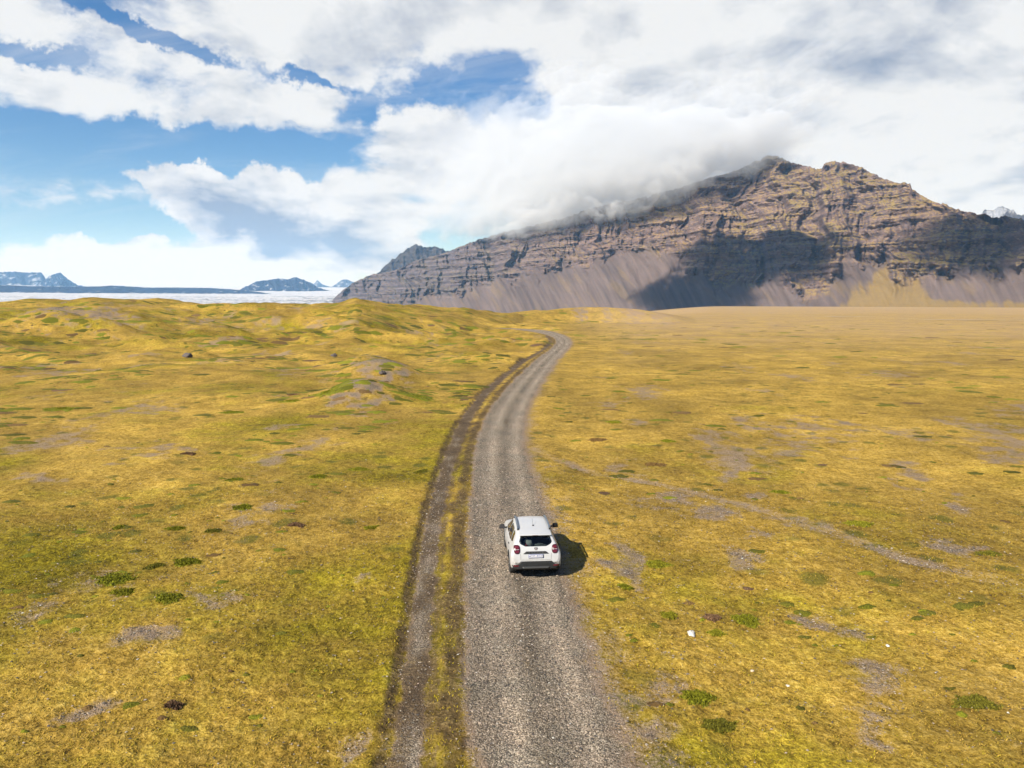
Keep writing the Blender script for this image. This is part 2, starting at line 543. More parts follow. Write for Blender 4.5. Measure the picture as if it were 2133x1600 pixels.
def ground_masks(x, y, rf):
    rd, rw, td, tw, ld = rf
    r = np.hypot(x, y)
    edge = 0.20 * fbm(x / 1.1, y / 1.1, 3, 0.5, seed=61) + 0.25 * perlin(x / 5.0, y / 5.0, 65)
    soft = np.where(rd > 0, 0.95, 0.38)
    road = sstep(1, -1, (np.abs(rd) - rw + edge + np.where(rd > 0, 0.08, 0.0)) / soft)
    # ragged gravel verge on the right hand side of the carriageway
    verge = sstep(2.2, 0.0, rd - rw + edge * 1.6) * (rd > 0) * sstep(-0.1, 0.7, fbm(x / 2.2, y / 2.2, 3, seed=71) + 0.32 * sstep(1.3, 0.2, rd - rw)) * 0.55
    e2 = 0.15 * fbm(x / 0.8, y / 1.1, 4, 0.62, seed=75)
    track = sstep(0.24, -0.24, np.abs(td) - tw * 0.82 + e2)
    g = np.maximum(np.maximum(road, verge * 0.9), track)
    trail = np.exp(-((ld + 0.25 + 0.2 * perlin(x / 2, y / 2, 77)) / 0.62) ** 2) * (0.75 + 0.5 * perlin(x / 3.1, y / 3.1, 79))
    g = np.maximum(g, np.clip(trail, 0, 1) * 0.72)
    rag = fbm(x / 1.3, y / 1.3, 4, 0.62, seed=81)
    patch = np.zeros_like(x)
    wx_ = 0.9 * fbm(x / 2.6, y / 2.6, 3, 0.6, seed=83)
    wy_ = 0.9 * fbm(x / 2.6, y / 2.6, 3, 0.6, seed=85)
    for u, v, a, b, *wt in PATCHES:
        if v > 700:
            px_, py_ = flat(u, v)
        else:
            px_, py_ = at(u, v)
        dd = math.hypot(px_, py_)
        sx = a * dd / FPX
        sy = b * dd * dd / FPX / CAM_H * 0.9
        sy = min(sy, sx * 5)
        c_, s_ = py_ / dd, px_ / dd
        ex = (x - px_) * c_ - (y - py_) * s_ + wx_ * sx
        ey = (x - px_) * s_ + (y - py_) * c_ + wy_ * sy
        q = (ex / sx) ** 2 + (ey / sy) ** 2
        patch = np.maximum(patch, np.exp(-q * 0.75) * (wt[0] if wt else 1.0))
    heavy = sstep(0.65, 1.25, patch + 0.3 * rag)
    pm = sstep(0.12, 1.05, patch + 0.42 * rag)
    broad = sstep(0.22, 1.0, fbm(x / 10, y / 21, 4, 0.55, seed=92) + 0.35 * rag) * sstep(10, 30, r) * 0.68
    g = np.maximum(g, np.maximum(np.maximum(pm * 0.66, heavy * 0.92), broad * sstep(700, 120, r)))
    # outwash gravel far out at the foot of the mountain
    az = np.degrees(np.arctan2(x, y))
    outw = sstep(330, 900, r + 190 * fbm(x / 200, y / 60, 4, 0.6, seed=95)) * sstep(5, 14, az)
    outw = np.maximum(outw, 0.72 * sstep(80, 330, r + 30 * fbm(x / 40, y / 40, 3, seed=96)) * sstep(3, 11, az))
    # dark trodden soil beside the ruts
    k1 = np.exp(-((td + tw + 0.02 + e2) / 0.24) ** 2) * 0.9
    gap = (td > tw * 0.7) & (rd < -rw * 0.95)
    strip = sstep(0.0, 0.25, td - tw * 0.8) * gap
    k2 = np.exp(-((rd + rw + 0.20 + e2) / 0.42) ** 2) * 0.95
    soil = np.maximum(k1, np.maximum(k2, np.exp(-((td - tw) / 0.20) ** 2) * 0.75)) * (1 - sstep(260, 330, r))
    lane = np.exp(-((rd + 0.05) / 0.36) ** 2) * 0.55 + np.exp(-((np.abs(rd) - 1.55) / 0.30) ** 2) * 0.40
    soil = np.maximum(soil, lane * road * (0.75 + 0.9 * perlin(x / 0.8, y / 5.0, 98)) * sstep(160, 60, r))
    soil = np.maximum(soil, track * (0.80 + 0.25 * sstep(25, 60, r) + 0.55 * perlin(x / 0.6, y / 2.4, 99)))
    soil = np.clip(soil * (1.0 + 0.45 * perlin(x / 1.7, y / 1.7, 97)), 0, 1) * (1 - 0.45 * road)
    soil = np.maximum(soil, heavy * 0.50)
    soil = np.maximum(soil, np.clip(strip * sstep(-0.05, 0.55, fbm(x / 0.5, y / 1.8, 3, 0.6, seed=118)), 0, 1) * 0.9 * (1 - sstep(260, 330, r)))
    # fresh yellow-green moss close to the road, straw coloured further out, greener hummocks on the moraine
    tone = 0.36 + 0.44 * fbm(x / 12, y / 12, 4, 0.55, seed=101) + 0.14 * fbm(x / 55, y / 55, 2, seed=103)
    tone = tone + 0.30 * np.exp(-(np.maximum(np.abs(td) - tw, 0) / 3.0)) * sstep(70, 20, r) + 0.22 * sstep(40, 15, r)
    tone = tone - 0.30 * sstep(30, 90, r) * sstep(-12, 4, az) - 0.10 * sstep(35, 90, r)
    tone = tone + 0.20 * sstep(110, 200, r) * sstep(15.5, 12.5, az) * sstep(430, 400, r) * np.where(az > 0, sstep(330, 350, r), 1)
    return np.clip(g, 0, 1), np.clip(soil, 0, 1), np.clip(tone, 0, 1), np.clip(outw, 0, 1), np.maximum(road, verge * (road > 0.05)), track


az_d = np.concatenate([np.arange(-180, -44, 4.0), np.arange(-42, 42.01, 0.2), np.arange(44, 180, 4.0)])
rr = np.concatenate([np.linspace(0.5, 12, 8)[:-1], 12 * np.exp(np.arange(0, math.log(60 / 12), 0.0046)), 60 * np.exp(np.arange(0, math.log(620 / 60), 0.0062)), np.geomspace(622, 19000, 120)])
A, RR = np.meshgrid(np.radians(az_d), rr)
GX, GY = RR * np.sin(A), RR * np.cos(A)
RF = road_fields(GX, GY)
GZ = height(GX, GY, RF)
MG = ground_masks(GX, GY, RF)
gv = np.stack([GX, GY, GZ], -1).reshape(-1, 3)
gf = grid_faces(len(rr), len(az_d), wrap=True)[:, ::-1]


def ground_material():
    m, t, b = new_mat('moss_and_gravel')
    geo = t.new('ShaderNodeNewGeometry')
    pos = geo.outputs['Position']
    at_ = t.new('ShaderNodeAttribute', attribute_name='mask')
    s = t.new('ShaderNodeSeparateColor')
    t.put(s.inputs[0], at_.outputs['Color'])
    gr, so, to = s.outputs
    outw = at_.outputs['Alpha']
    la_ = t.new('ShaderNodeAttribute', attribute_name='lane')
    n_s = t.noise(pos, 34.0, 2, 0.6)
    n_f = t.noise(pos, 11.0, 3, 0.65)
    n_m = t.noise(pos, 3.2, 4, 0.62)
    n_l = t.noise(pos, 0.55, 4, 0.6)
    n_x = t.noise(pos, 0.09, 3, 0.55)
    # moss
    v = t.math('ADD', t.math('MULTIPLY', n_f, 0.55), t.math('ADD', t.math('MULTIPLY', n_m, 0.45), t.math('MULTIPLY', n_l, 0.25)))
    v = t.math('ADD', v, t.math('MULTIPLY', t.math('SUBTRACT', n_s, 0.5), 0.34))
    v = t.mapr(v, 0.43, 0.82, smooth=False)
    fresh = t.ramp(v, [(0.0, (0.022, 0.018, 0.003)), (0.35, (0.102, 0.080, 0.004)), (0.65, (0.218, 0.174, 0.008)), (1.0, (0.390, 0.325, 0.028))])
    straw = t.ramp(v, [(0.0, (0.040, 0.025, 0.006)), (0.35, (0.208, 0.132, 0.018)), (0.65, (0.330, 0.219, 0.043)), (1.0, (0.455, 0.318, 0.090))])
    tn = t.math('ADD', to, t.math('MULTIPLY', t.math('SUBTRACT', n_l, 0.5), 0.8))
    moss = t.mix(t.mapr(tn, 0.22, 0.90), straw, fresh)
    moss = t.vmath('SCALE', moss, scale=t.mapr(t.noise(pos, 0.23, 5, 0.62), 0.32, 0.66, 0.68, 1.20, smooth=False))
    moss = t.vmath('SCALE', moss, scale=t.mapr(t.noise(pos, 0.055, 3, 0.5), 0.36, 0.62, 0.80, 1.14))
    # small dark heath tufts, seen only as specks far out
    tv = t.vor(t.vmath('ADD', pos, t.vmath('SCALE', t.noise(pos, 0.8, 2, 0.5, color=True), scale=0.9)), 0.55, out='Distance')
    spot = t.math('MULTIPLY', t.mapr(tv, 0.32, 0.16), t.mapr(n_x, 0.42, 0.56))
    moss = t.mix(t.math('MULTIPLY', spot, 0.72), moss, (0.060, 0.064, 0.009))
    # gravel, stone by stone
    vc = t.new('ShaderNodeTexVoronoi')
    t.put(vc.inputs['Vector'], pos)
    vc.inputs['Scale'].default_value = 32.0
    vs = t.new('ShaderNodeSeparateColor')
    t.put(vs.inputs[0], vc.outputs['Color'])
    pick = t.math('ADD', t.math('MULTIPLY', vs.outputs[0], 0.62), t.math('MULTIPLY', t.mapr(n_s, 0.3, 0.7, smooth=False), 0.38))
    stone = t.ramp(pick, [(0.0, (0.030, 0.027, 0.024)), (0.36, (0.170, 0.134, 0.098)), (0.64, (0.305, 0.245, 0.180)), (0.86, (0.42, 0.355, 0.275)), (1.0, (0.50, 0.46, 0.40))])
    cool = t.mix(1.0, stone, (0.84, 0.90, 0.93), 'MULTIPLY')
    stone = t.mix(t.mapr(n_l, 0.40, 0.64, 0, 0.8), stone, cool)
    crev = t.mapr(vc.outputs['Distance'], 0.40, 0.80, 1.0, 0.45)
    stone = t.mix(1.0, stone, crev, 'MULTIPLY')
    stone = t.vmath('SCALE', stone, scale=t.math('ADD', 1.0, t.math('MULTIPLY', la_.outputs['Fac'], 0.42)))
    # bare patches in the moss are finer, more purple
    pat = t.mix(0.6, stone, (0.215, 0.152, 0.108))
    stone2 = t.mix(t.mapr(gr, 0.80, 0.95), pat, stone)
    jit = t.math('ADD', t.math('MULTIPLY', n_m, 0.40), t.math('ADD', t.math('MULTIPLY', n_f, 0.45), t.math('MULTIPLY', n_s, 0.35)))
    jit = t.math('MULTIPLY', t.math('SUBTRACT', jit, 0.60), 2.2)
    gm = t.mapr(t.math('ADD', gr, jit), 0.28, 0.86)
    col = t.mix(gm, moss, stone2)
    soilc = t.ramp(v, [(0.0, (0.016, 0.010, 0.006)), (0.6, (0.070, 0.046, 0.024)), (1.0, (0.20, 0.145, 0.07))])
    sm = t.mapr(t.math('ADD', so, t.math('MULTIPLY', jit, 0.8)), 0.22, 0.90, 0, 0.88)
    col = t.mix(sm, col, soilc)
    far = t.mix(t.mapr(n_x, 0.40, 0.62), (0.285, 0.198, 0.122), (0.335, 0.235, 0.098))
    col = t.mix(t.math('MULTIPLY', outw, 0.8), col, far)
    t.put(b.inputs['Base Color'], col)
    b.inputs['Roughness'].default_value = 0.95
    b.inputs['Specular IOR Level'].default_value = 0.12
    hm = t.math('ADD', t.math('MULTIPLY', n_f, 0.55), t.math('ADD', t.math('MULTIPLY', n_m, 1.1), t.math('MULTIPLY', n_s, 0.16)))
    n_b = t.bump(hm, 0.9, 0.10)
    nd = t.new('ShaderNodeBump')
    t.put(nd.inputs['Strength'], t.math('MULTIPLY', gm, 0.8))
    nd.inputs['Distance'].default_value = 0.03
    t.put(nd.inputs['Height'], t.math('MULTIPLY', vc.outputs['Distance'], -1.0))
    t.put(nd.inputs['Normal'], n_b)
    t.put(b.inputs['Normal'], nd.outputs[0])
    return m


M_GROUND = ground_material()
ground = mesh_obj('ground', gv, gf, M_GROUND)
gmask = np.stack([MG[0], MG[1], MG[2], MG[3]], -1).reshape(-1, 4)
color_attr(ground, 'mask', gmask)
_rd = RF[0]
lane_v = (np.exp(-((np.abs(_rd) - 0.80) / 0.27) ** 2) - 0.85 * np.exp(-(_rd / 0.30) ** 2) - 0.55 * np.exp(-((np.abs(_rd) - 1.50) / 0.30) ** 2))
lane_v = (lane_v * (0.75 + 0.7 * perlin(GX / 0.7, GY / 6.0, 111)) + 0.35 * perlin(GX / 0.25, GY / 3.0, 113) + 0.3 * perlin(GX / 1.6, GY / 2.6, 115)) * (RR < 300)
lane_v = lane_v.reshape(-1)


def float_attr(o, name, val):
    a = o.data.attributes.new(name, 'FLOAT', 'POINT')
    a.data.foreach_set('value', np.ascontiguousarray(val, dtype=np.float32))


float_attr(ground, 'lane', lane_v)
tag(ground, 'mossy outwash plain of yellow green moss with bare gravel patches', kind='structure')


def sheet_from(name, m2, thr, lift, label):
    """the faces of the ground where a mask holds, laid as their own sheet just above it"""
    mv = m2.reshape(-1)
    keep = mv[gf].mean(1) > thr
    f = gf[keep]
    used, invx = np.unique(f, return_inverse=True)
    v = gv[used].copy()
    v[:, 2] += lift
    o = mesh_obj(name, v, invx.reshape(f.shape), M_GROUND)
    color_attr(o, 'mask', gmask[used])
    float_attr(o, 'lane', lane_v[used])
    tag(o, label, kind='structure')
    return o


near_ok = (RR < 420) & (np.abs(A) < R(42))
sheet_from('gravel_road', MG[4] * near_ok, 0.5, 0.006, 'grey gravel road curving away across the plain towards the mountain')
sheet_from('wheel_track', MG[5] * near_ok * (MG[4] < 0.4), 0.5, 0.006, 'narrow side track worn into the moss left of the gravel road')
trail_m = np.exp(-((RF[4]) / 0.55) ** 2) * (RR < 200)
sheet_from('footpath', trail_m * (MG[4] < 0.3), 0.45, 0.005, 'faint narrow trail running off to the right through the moss')

# ------------------------------------------------------------------ mountain
SIL = [(560, 660), (640, 645), (688, 630), (712, 606), (738, 588), (773, 572), (800, 568), (826, 562), (868, 542), (917, 530), (942, 521), (966, 511), (1002, 497), (1072, 478), (1160, 458), (1240, 432),
       (1353, 408), (1456, 378), (1520, 358), (1573, 336), (1600, 326), (1618, 326), (1644, 338), (1680, 345), (1712, 354), (1716, 344), (1729, 337), (1768, 338), (1804, 354), (1831, 368),
       (1866, 380), (1895, 384), (1899, 395), (1940, 419), (2003, 438), (2061, 448), (2133, 458), (2250, 470), (2450, 480), (2800, 500)]
TAL = [(560, 655), (690, 632), (860, 628), (950, 607), (1050, 583), (1130, 570), (1200, 553), (1270, 536), (1340, 520), (1395, 535), (1440, 572), (1490, 590), (1560, 580), (1620, 596), (1690, 604), (1760, 582), (1842, 543), (1890, 577),
       (1960, 558), (2020, 585), (2060, 578), (2133, 592), (2250, 575), (2450, 590), (2800, 590)]
BASE = [(560, 5400), (690, 4900), (800, 4300), (900, 3800), (1100, 3050), (1250, 2700), (1400, 2450), (1700, 2150), (2133, 1950), (2800, 1800)]


def curve_az(pts):
    a = np.array([azel(u, v) for u, v in pts])
    return a[:, 0], np.tan(np.radians(a[:, 1]))


def build_mountain():
    az0, az1 = azel(565, 640)[0], azel(2790, 560)[0]
    nc, nr = 1180, 300
    az = np.linspace(az0, az1, nc)
    sa, st = curve_az(SIL)
    ta, tt = curve_az(TAL)
    ba = np.array([azel(u, 632)[0] for u, _ in BASE])
    tan_c = np.interp(az, sa, st)
    tan_t = np.interp(az, ta, tt)
    Db = np.interp(az, ba, [d for _, d in BASE])
    Db = np.convolve(np.pad(Db, 30, 'edge'), np.ones(61) / 61, 'valid')
    cot = 1.22
    Dc = (Db + cot * CAM_H) / (1 - cot * tan_c)
    Dcs = np.convolve(np.pad(Dc, 20, 'edge'), np.ones(41) / 41, 'valid')
    zc = CAM_H + tan_c * Dcs
    # scree top
    f_t = np.clip(tan_t / np.maximum(tan_c, 1e-3), 0.02, 0.9)
    zt = CAM_H + tan_t * (Db + (Dcs - Db) * np.clip(f_t * 1.25, 0, 1))
    zt = np.clip(zt, 2, zc * 0.93)
    ZB = -60.0
    s = np.linspace(0, 1, nr)[:, None]
    z = ZB + s * (zc[None] - ZB)
    A2 = np.broadcast_to(np.radians(az)[None], z.shape)
    # arc length along the foot, for noise that keeps its size
    L = np.concatenate([[0], np.cumsum(np.diff(np.radians(az)) * (Db[1:] + 300))])[None] + 0 * z
    wob = fbm(L / 210, z / 150, 4, 0.5, seed=201)
    zt2 = zt[None] + 40 * fbm(L / 110, z * 0 + 3.3, 4, 0.6, seed=205) + 26 * fbm((L + 0.5 * z) / 60, z / 90, 4, 0.6, seed=206)
    cliff = sstep(-22, 34, z - zt2 + 16 * fbm(L / 22, z / 30, 3, 0.6, seed=207))
    # mean profile: scree at 33 deg, cliff steep, crown gentler
    q = np.clip((z - 0) / np.maximum(zc[None], 30), -0.3, 1)
    qt = np.clip(zt / np.maximum(zc, 30), 0.05, 0.93)[None]
    # scree takes more of the run than of the height
    gt = np.clip(qt * 1.38, 0.05, 0.95)
    prof = np.where(q < qt, q / qt * gt, gt + (1 - gt) * ((q - qt) / (1 - qt)) ** 1.12)
    Dp = Db[None] + (Dcs - Db)[None] * prof
    # strata
    dip = 0.02 * L + 7 * fbm(L / 420, z * 0, 3, seed=211)
    zz = z + dip + 3 * wob

    def terrace(zz_, p, cotan, soft):
        f_ = zz_ / p
        fr = f_ - np.floor(f_)
        return p * cotan * (sstep(1 - soft, 1, fr) - fr)
    brk = 0.30 + 0.95 * sstep(-0.30, 0.45, fbm(L / 230, z / 40, 3, seed=221))
    amp = cliff * brk
    off = terrace(zz, 64, 1.0, 0.34) * amp * 0.42
    off = off + terrace(zz + 7 * fbm(L / 140, z / 90, 2, seed=225), 23, 1.0, 0.36) * amp * 0.60
    off = off + terrace(zz + 3 * fbm(L / 60, z / 50, 2, seed=226), 9.5, 1.0, 0.4) * amp * 0.70
    # gullies and buttresses run up the face
    Lw = L + 40 * fbm(L / 190, z / 120, 3, seed=231) + 0.22 * z
    gul = ridged(Lw / 150, z / 1100, 4, 0.55, seed=235)
    gul2 = ridged(Lw / 46, z / 420, 3, 0.55, seed=237)
    off = off - cliff * (gul - 0.6) * 150 - cliff * (gul2 - 0.6) * 26
    crack = np.clip(ridged(L / 21 + 0.3 * wob, z / 260, 2, 0.5, seed=239) - 0.62, 0, 1)
    off = off + cliff * (crack * 20 - 3)
    off = off + cliff * 8 * fbm(L / 26, z / 20, 4, 0.55, seed=241) + cliff * 3.5 * fbm(L / 8, z / 6, 3, 0.6, seed=243)
    # scree cones with fine rills
    tal = 1 - cliff
    cone = np.abs(perlin(Lw / 170, z * 0 + 0.7, 251)) * 2
    off = off - tal * (cone - 0.6) * 55 * np.clip(q / qt, 0, 1)
    gl = ridged((Lw + 0.35 * z) / 70, z / 500, 3, 0.55, seed=253)
    off = off - tal * (gl - 0.6) * 22 * sstep(0.02, 0.5, q / qt)
    rill = fbm((L + 0.55 * z) / 20, z / 300, 3, 0.55, seed=255)
    off = off + tal * rill * 2.6
    off = off * sstep(1.0, 0.965, s) + (1 - sstep(1.0, 0.965, s)) * off * 0.35
    Df = Dp + off
    # small notches in the crest line
    z = z + sstep(0.90, 1.0, s) * (5 * fbm(L / 24, L * 0, 3, 0.6, seed=261) + 2.5 * fbm(L / 7, L * 0, 2, seed=262))
    X, Y = Df * np.sin(A2), Df * np.cos(A2)
    front = np.stack([X, Y, z], -1)
    # far side falls away behind the crest
    nb = 14
    back = []
    for k in range(1, nb + 1):
        t_ = k / nb
        Dk = Df[-1] + t_ * 1100
        zk = z[-1] * (1 - t_ ** 0.8) + ZB * t_ ** 0.8
        zk = zk + 10 * fbm(L[-1] / 90, L[-1] * 0 + t_ * 6, 3, seed=271) * (1 - t_)
        back.append(np.stack([Dk * np.sin(A2[-1]), Dk * np.cos(A2[-1]), zk], -1))
    V = np.concatenate([front, np.array(back)], 0)
    nrow = V.shape[0]
    F = grid_faces(nrow, nc)
    # surface slope of the front for what grows where
    du = np.gradient(V, axis=1)
    dv = np.gradient(V, axis=0)
    N = np.cross(du, dv)
    N /= np.linalg.norm(N, axis=-1)[..., None] + 1e-9
    nz = np.abs(N[..., 2])
    full = lambda a: np.concatenate([a, np.repeat(a[-1:], nb, 0)], 0)
    Lf, cl, zf, qf = full(L), full(cliff), V[..., 2], full(np.broadcast_to(q, z.shape))
    Lwf = full(Lw)
    rock_a = np.array([0.158, 0.112, 0.097])
    rock_b = np.array([0.100, 0.074, 0.072])
    grass = np.array([0.235, 0.160, 0.055])
    grass2 = np.array([0.215, 0.158, 0.042])
    scree = np.array([0.090, 0.069, 0.063])
    n1 = fbm(Lf / 60, zf / 14, 4, 0.6, seed=281)
    n2 = fbm(Lf / 16, zf / 9, 4, 0.65, seed=283)
    n3 = fbm(Lf / 240, zf / 160, 3, seed=285)
    c = rock_a + (rock_b - rock_a) * sstep(-0.35, 0.45, n1 + 0.5 * n2)[..., None]
    lay = 0.82 + 0.30 * np.sin((zf + full(dip)) / 5.3 + 3 * n3) * 0.5 + 0.12 * n2
    c = c * lay[..., None]
    u_l = sstep(azel(1000, 632)[0], azel(1500, 632)[0], np.degrees(full(A2)))
    gmask_ = sstep(0.74, 0.95, nz + 0.16 * n2 + 0.14 * n3 + 0.05 * u_l) * cl * (0.30 + 0.45 * u_l)
    gcol = grass + (grass2 - grass) * sstep(-0.3, 0.4, n3)[..., None]
    c = c * (1 - gmask_[..., None]) + gcol * gmask_[..., None]
    sc_ = scree * (0.94 + 0.26 * fbm((Lf + 0.55 * zf) / 18, zf / 200, 4, 0.6, seed=291) + 0.22 * n3)[..., None]
    # grass tongues on the scree, the big one on the right
    azd = np.degrees(full(A2))
    a_f = azel(1855, 600)[0]
    fan = np.exp(-((azd - a_f - 0.010 * (90 - zf) * 0.2) / (0.6 + np.clip(110 - zf, 0, 200) * 0.022)) ** 2) * sstep(150, 105, zf)
    tong = sstep(0.30, 0.62, fan + 0.32 * fbm((Lf + 0.3 * zf) / 34, zf / 130, 3, seed=295) + 0.55 * sstep(30, 4, zf) * sstep(azel(1700, 632)[0], azel(1900, 632)[0], azd))
    tong = np.maximum(tong * sstep(azel(1650, 632)[0], azel(1760, 632)[0], azd), sstep(0.34, 0.6, fbm((Lf + 0.75 * zf) / 46, zf / 150, 3, seed=297)) * 0.28)
    tl = (1 - cl)
    sc_ = sc_ * (1 - tong[..., None]) + np.array([0.150, 0.105, 0.042]) * tong[..., None]
    c = c * (1 - tl[..., None]) + sc_ * tl[..., None]
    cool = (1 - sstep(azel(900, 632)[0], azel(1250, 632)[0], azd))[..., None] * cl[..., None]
    c = c * (1 - cool + cool * np.array([0.74, 0.86, 1.02]))  # blue of the distance haze painted into the far left cliffs
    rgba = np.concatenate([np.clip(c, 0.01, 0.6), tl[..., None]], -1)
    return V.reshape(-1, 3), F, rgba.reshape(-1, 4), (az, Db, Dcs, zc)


def rock_material(name, scale, rough_amt, bump_d):
    m, t, b = new_mat(name)
    geo = t.new('ShaderNodeNewGeometry')
    a_ = t.new('ShaderNodeAttribute', attribute_name='tint')
    mp = t.new('ShaderNodeMapping')
    t.put(mp.inputs[0], geo.outputs['Position'])
    mp.inputs['Scale'].default_value = (scale, scale, scale * 2.2)
    n1 = t.noise(mp.outputs[0], 1.0, 6, 0.68)
    n2 = t.noise(geo.outputs['Position'], scale * 4.5, 4, 0.6)
    k = t.math('ADD', t.math('MULTIPLY', n1, 1.1), t.math('MULTIPLY', n2, 0.5))
    tl = a_.outputs['Alpha']
    k = t.mapr(k, 0.50, 1.10, 1.0 - rough_amt, 1.0 + rough_amt, smooth=False)
    kk = t.math('ADD', t.math('MULTIPLY', k, t.math('SUBTRACT', 1.0, t.math('MULTIPLY', tl, 0.7))), t.math('MULTIPLY', tl, 0.7))
    col = t.vmath('SCALE', a_.outputs['Color'], scale=kk)
    t.put(b.inputs['Base Color'], col)
    b.inputs['Roughness'].default_value = 0.95
    b.inputs['Specular IOR Level'].default_value = 0.1
    nd = t.new('ShaderNodeBump')
    t.put(nd.inputs['Strength'], t.math('SUBTRACT', 1.0, t.math('MULTIPLY', tl, 0.7)))
    nd.inputs['Distance'].default_value = bump_d
    t.put(nd.inputs['Height'], t.math('ADD', n1, t.math('MULTIPLY', n2, 0.4)))
    t.put(b.inputs['Normal'], nd.outputs[0])
    return m


mv, mf, mc, MINFO = build_mountain()
M_ROCK = rock_material('basalt_and_scree', 0.05, 0.36, 5.0)
mountain = mesh_obj('mountain', mv, mf, M_ROCK)
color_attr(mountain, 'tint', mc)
tag(mountain, 'broad stepped basalt mountain with scree fans, its crest in cloud', kind='structure')


# ------------------------------------------------------------------ farther ridges and the glacier
def ridge(name, sil, dist, depth, label, base_z=-60.0, base_row=None, rock=(0.10, 0.10, 0.105), snow=None, seed=0, nc=220, nr=44, rough=1.0, cot=1.3, mat=None):
    sa, st = curve_az(sil)
    az = np.linspace(sa[0], sa[-1], nc)
    tan_c = np.interp(az, sa, st)
    zc = CAM_H + tan_c * dist
    s = np.linspace(0, 1, nr)[:, None]
    z = base_z + s * (np.maximum(zc, base_z + 4)[None] - base_z)
    A2 = np.broadcast_to(np.radians(az)[None], z.shape)
    L = A2 * dist
    k = (zc.max() - base_z)
    Dd = dist - (zc[None] - z) * cot
    Dd = Dd - (ridged((L + 0.3 * z) / (0.55 * k), z / (2.2 * k), 4, 0.55, seed=300 + seed) - 0.6) * k * 0.55 * rough * (1 - s ** 6 * 0.7)
    Dd = Dd + fbm(L / (0.10 * k), z / (0.08 * k), 4, 0.6, seed=310 + seed) * k * 0.05 * rough
    z = z + sstep(0.85, 1, s) * fbm(L / (0.09 * k), L * 0, 4, 0.6, seed=320 + seed) * k * 0.030 * rough
    fr = np.stack([Dd * np.sin(A2), Dd * np.cos(A2), z], -1)
    bk = np.stack([(Dd[-1] + depth) * np.sin(A2[-1]), (Dd[-1] + depth) * np.cos(A2[-1]), np.full(nc, base_z)], -1)[None]
    V = np.concatenate([fr, bk], 0)
    du = np.gradient(V, axis=1)
    dv = np.gradient(V, axis=0)
    N = np.cross(du, dv)
    N /= np.linalg.norm(N, axis=-1)[..., None] + 1e-9
    nz = np.abs(N[..., 2])
    n1 = fbm(V[..., 0] / (0.12 * k), V[..., 2] / (0.05 * k), 4, 0.6, seed=330 + seed)
    c = np.array(rock) * (1 + 0.45 * n1)[..., None]
    if snow is not None:
        thr, lo = snow
        rel = (V[..., 2] - base_z) / k
        n4 = fbm(V[..., 0] / (0.4 * k), V[..., 2] / (0.14 * k), 3, 0.5, seed=340 + seed)
        sm = sstep(thr, thr + 0.12, 0.62 + 0.30 * (nz - 0.6) + 0.50 * n4 + 0.12 * n1 + 0.15 * (lo - rel))
        c = c * (1 - sm[..., None]) + np.array((0.30, 0.32, 0.36)) * sm[..., None]
    rgba = np.concatenate([np.clip(c, 0.01, 0.8), np.zeros(c.shape[:2] + (1,))], -1)
    o = mesh_obj(name, V.reshape(-1, 3), grid_faces(nr + 1, nc), mat or M_FAR)
    color_attr(o, 'tint', rgba.reshape(-1, 4))
    tag(o, label, kind='structure')
    return o


M_FAR = rock_material('far_rock', 0.012, 0.35, 40.0)
ridge('peak', [(690, 640), (740, 600), (790, 566), (808, 548), (826, 534), (847, 521), (858, 513), (866, 509), (882, 514), (893, 514), (901, 511), (915, 517), (930, 523), (980, 545), (1060, 580)],
      6400, 900, 'dark pointed peak rising behind the left shoulder of the mountain', rock=(0.050, 0.044, 0.040), seed=1, nc=260, nr=70)
ridge('ridge', [(496, 607), (505, 600), (520, 594), (534, 586), (560, 583), (580, 580), (600, 582), (617, 577), (632, 583), (650, 590), (662, 599), (680, 604), (706, 609)],
      11500, 1500, 'dark blue flat-topped ridge with snow flecks behind the glacier', rock=(0.006, 0.012, 0.026), snow=(0.93, 0.75), seed=2, base_z=60)  # cloud shadow and blue haze put into the rock colour
ridge('ridge', [(-620, 606), (-420, 582), (-260, 570), (-120, 566), (0, 567), (30, 566), (60, 568), (85, 567), (92, 575), (100, 592), (108, 606)], 15500, 2500, 'grey snow-banked plateau ridge at the far left edge', rock=(0.012, 0.018, 0.034), snow=(0.74, 0.25), seed=3, base_z=120)  # rock colour darkened and blued to stand for cloud shadow
ridge('peak', [(60, 603), (80, 594), (92, 584), (104, 574), (118, 569), (126, 568), (136, 577), (150, 587), (162, 594), (185, 598), (205, 602)], 14500, 1500, 'snow-streaked triangular peak left of the glacier', rock=(0.010, 0.016, 0.032), snow=(0.76, 0.5), seed=4, base_z=130)  # shade of the overhead clouds painted into the blue-black rock colour
ridge('ridge', [(-1100, 606), (-700, 597), (-400, 594), (-100, 594), (0, 594), (60, 596), (120, 597), (200, 597), (232, 595), (260, 596), (300, 599), (360, 599), (440, 600), (500, 604), (545, 609), (565, 612)],
      9800, 2600, 'long low dark ridge along the left side of the glacier', rock=(0.016, 0.024, 0.042), snow=(1.02, 0.6), seed=5, base_z=40, rough=0.5)  # dark bluish colour carries the painted shadow of clouds overhead
ridge('ridge', [(640, 606), (650, 594), (657, 588), (661, 583), (668, 590), (676, 594), (690, 598), (700, 592), (712, 583), (722, 582), (735, 587), (760, 592), (800, 598)], 17000, 1500, 'faint jagged peaks beyond the glacier beside the mountain', rock=(0.03, 0.035, 0.05), snow=(0.75, 0.4), seed=6, base_z=150)  # cloud shade painted in as a darkened, bluish rock colour
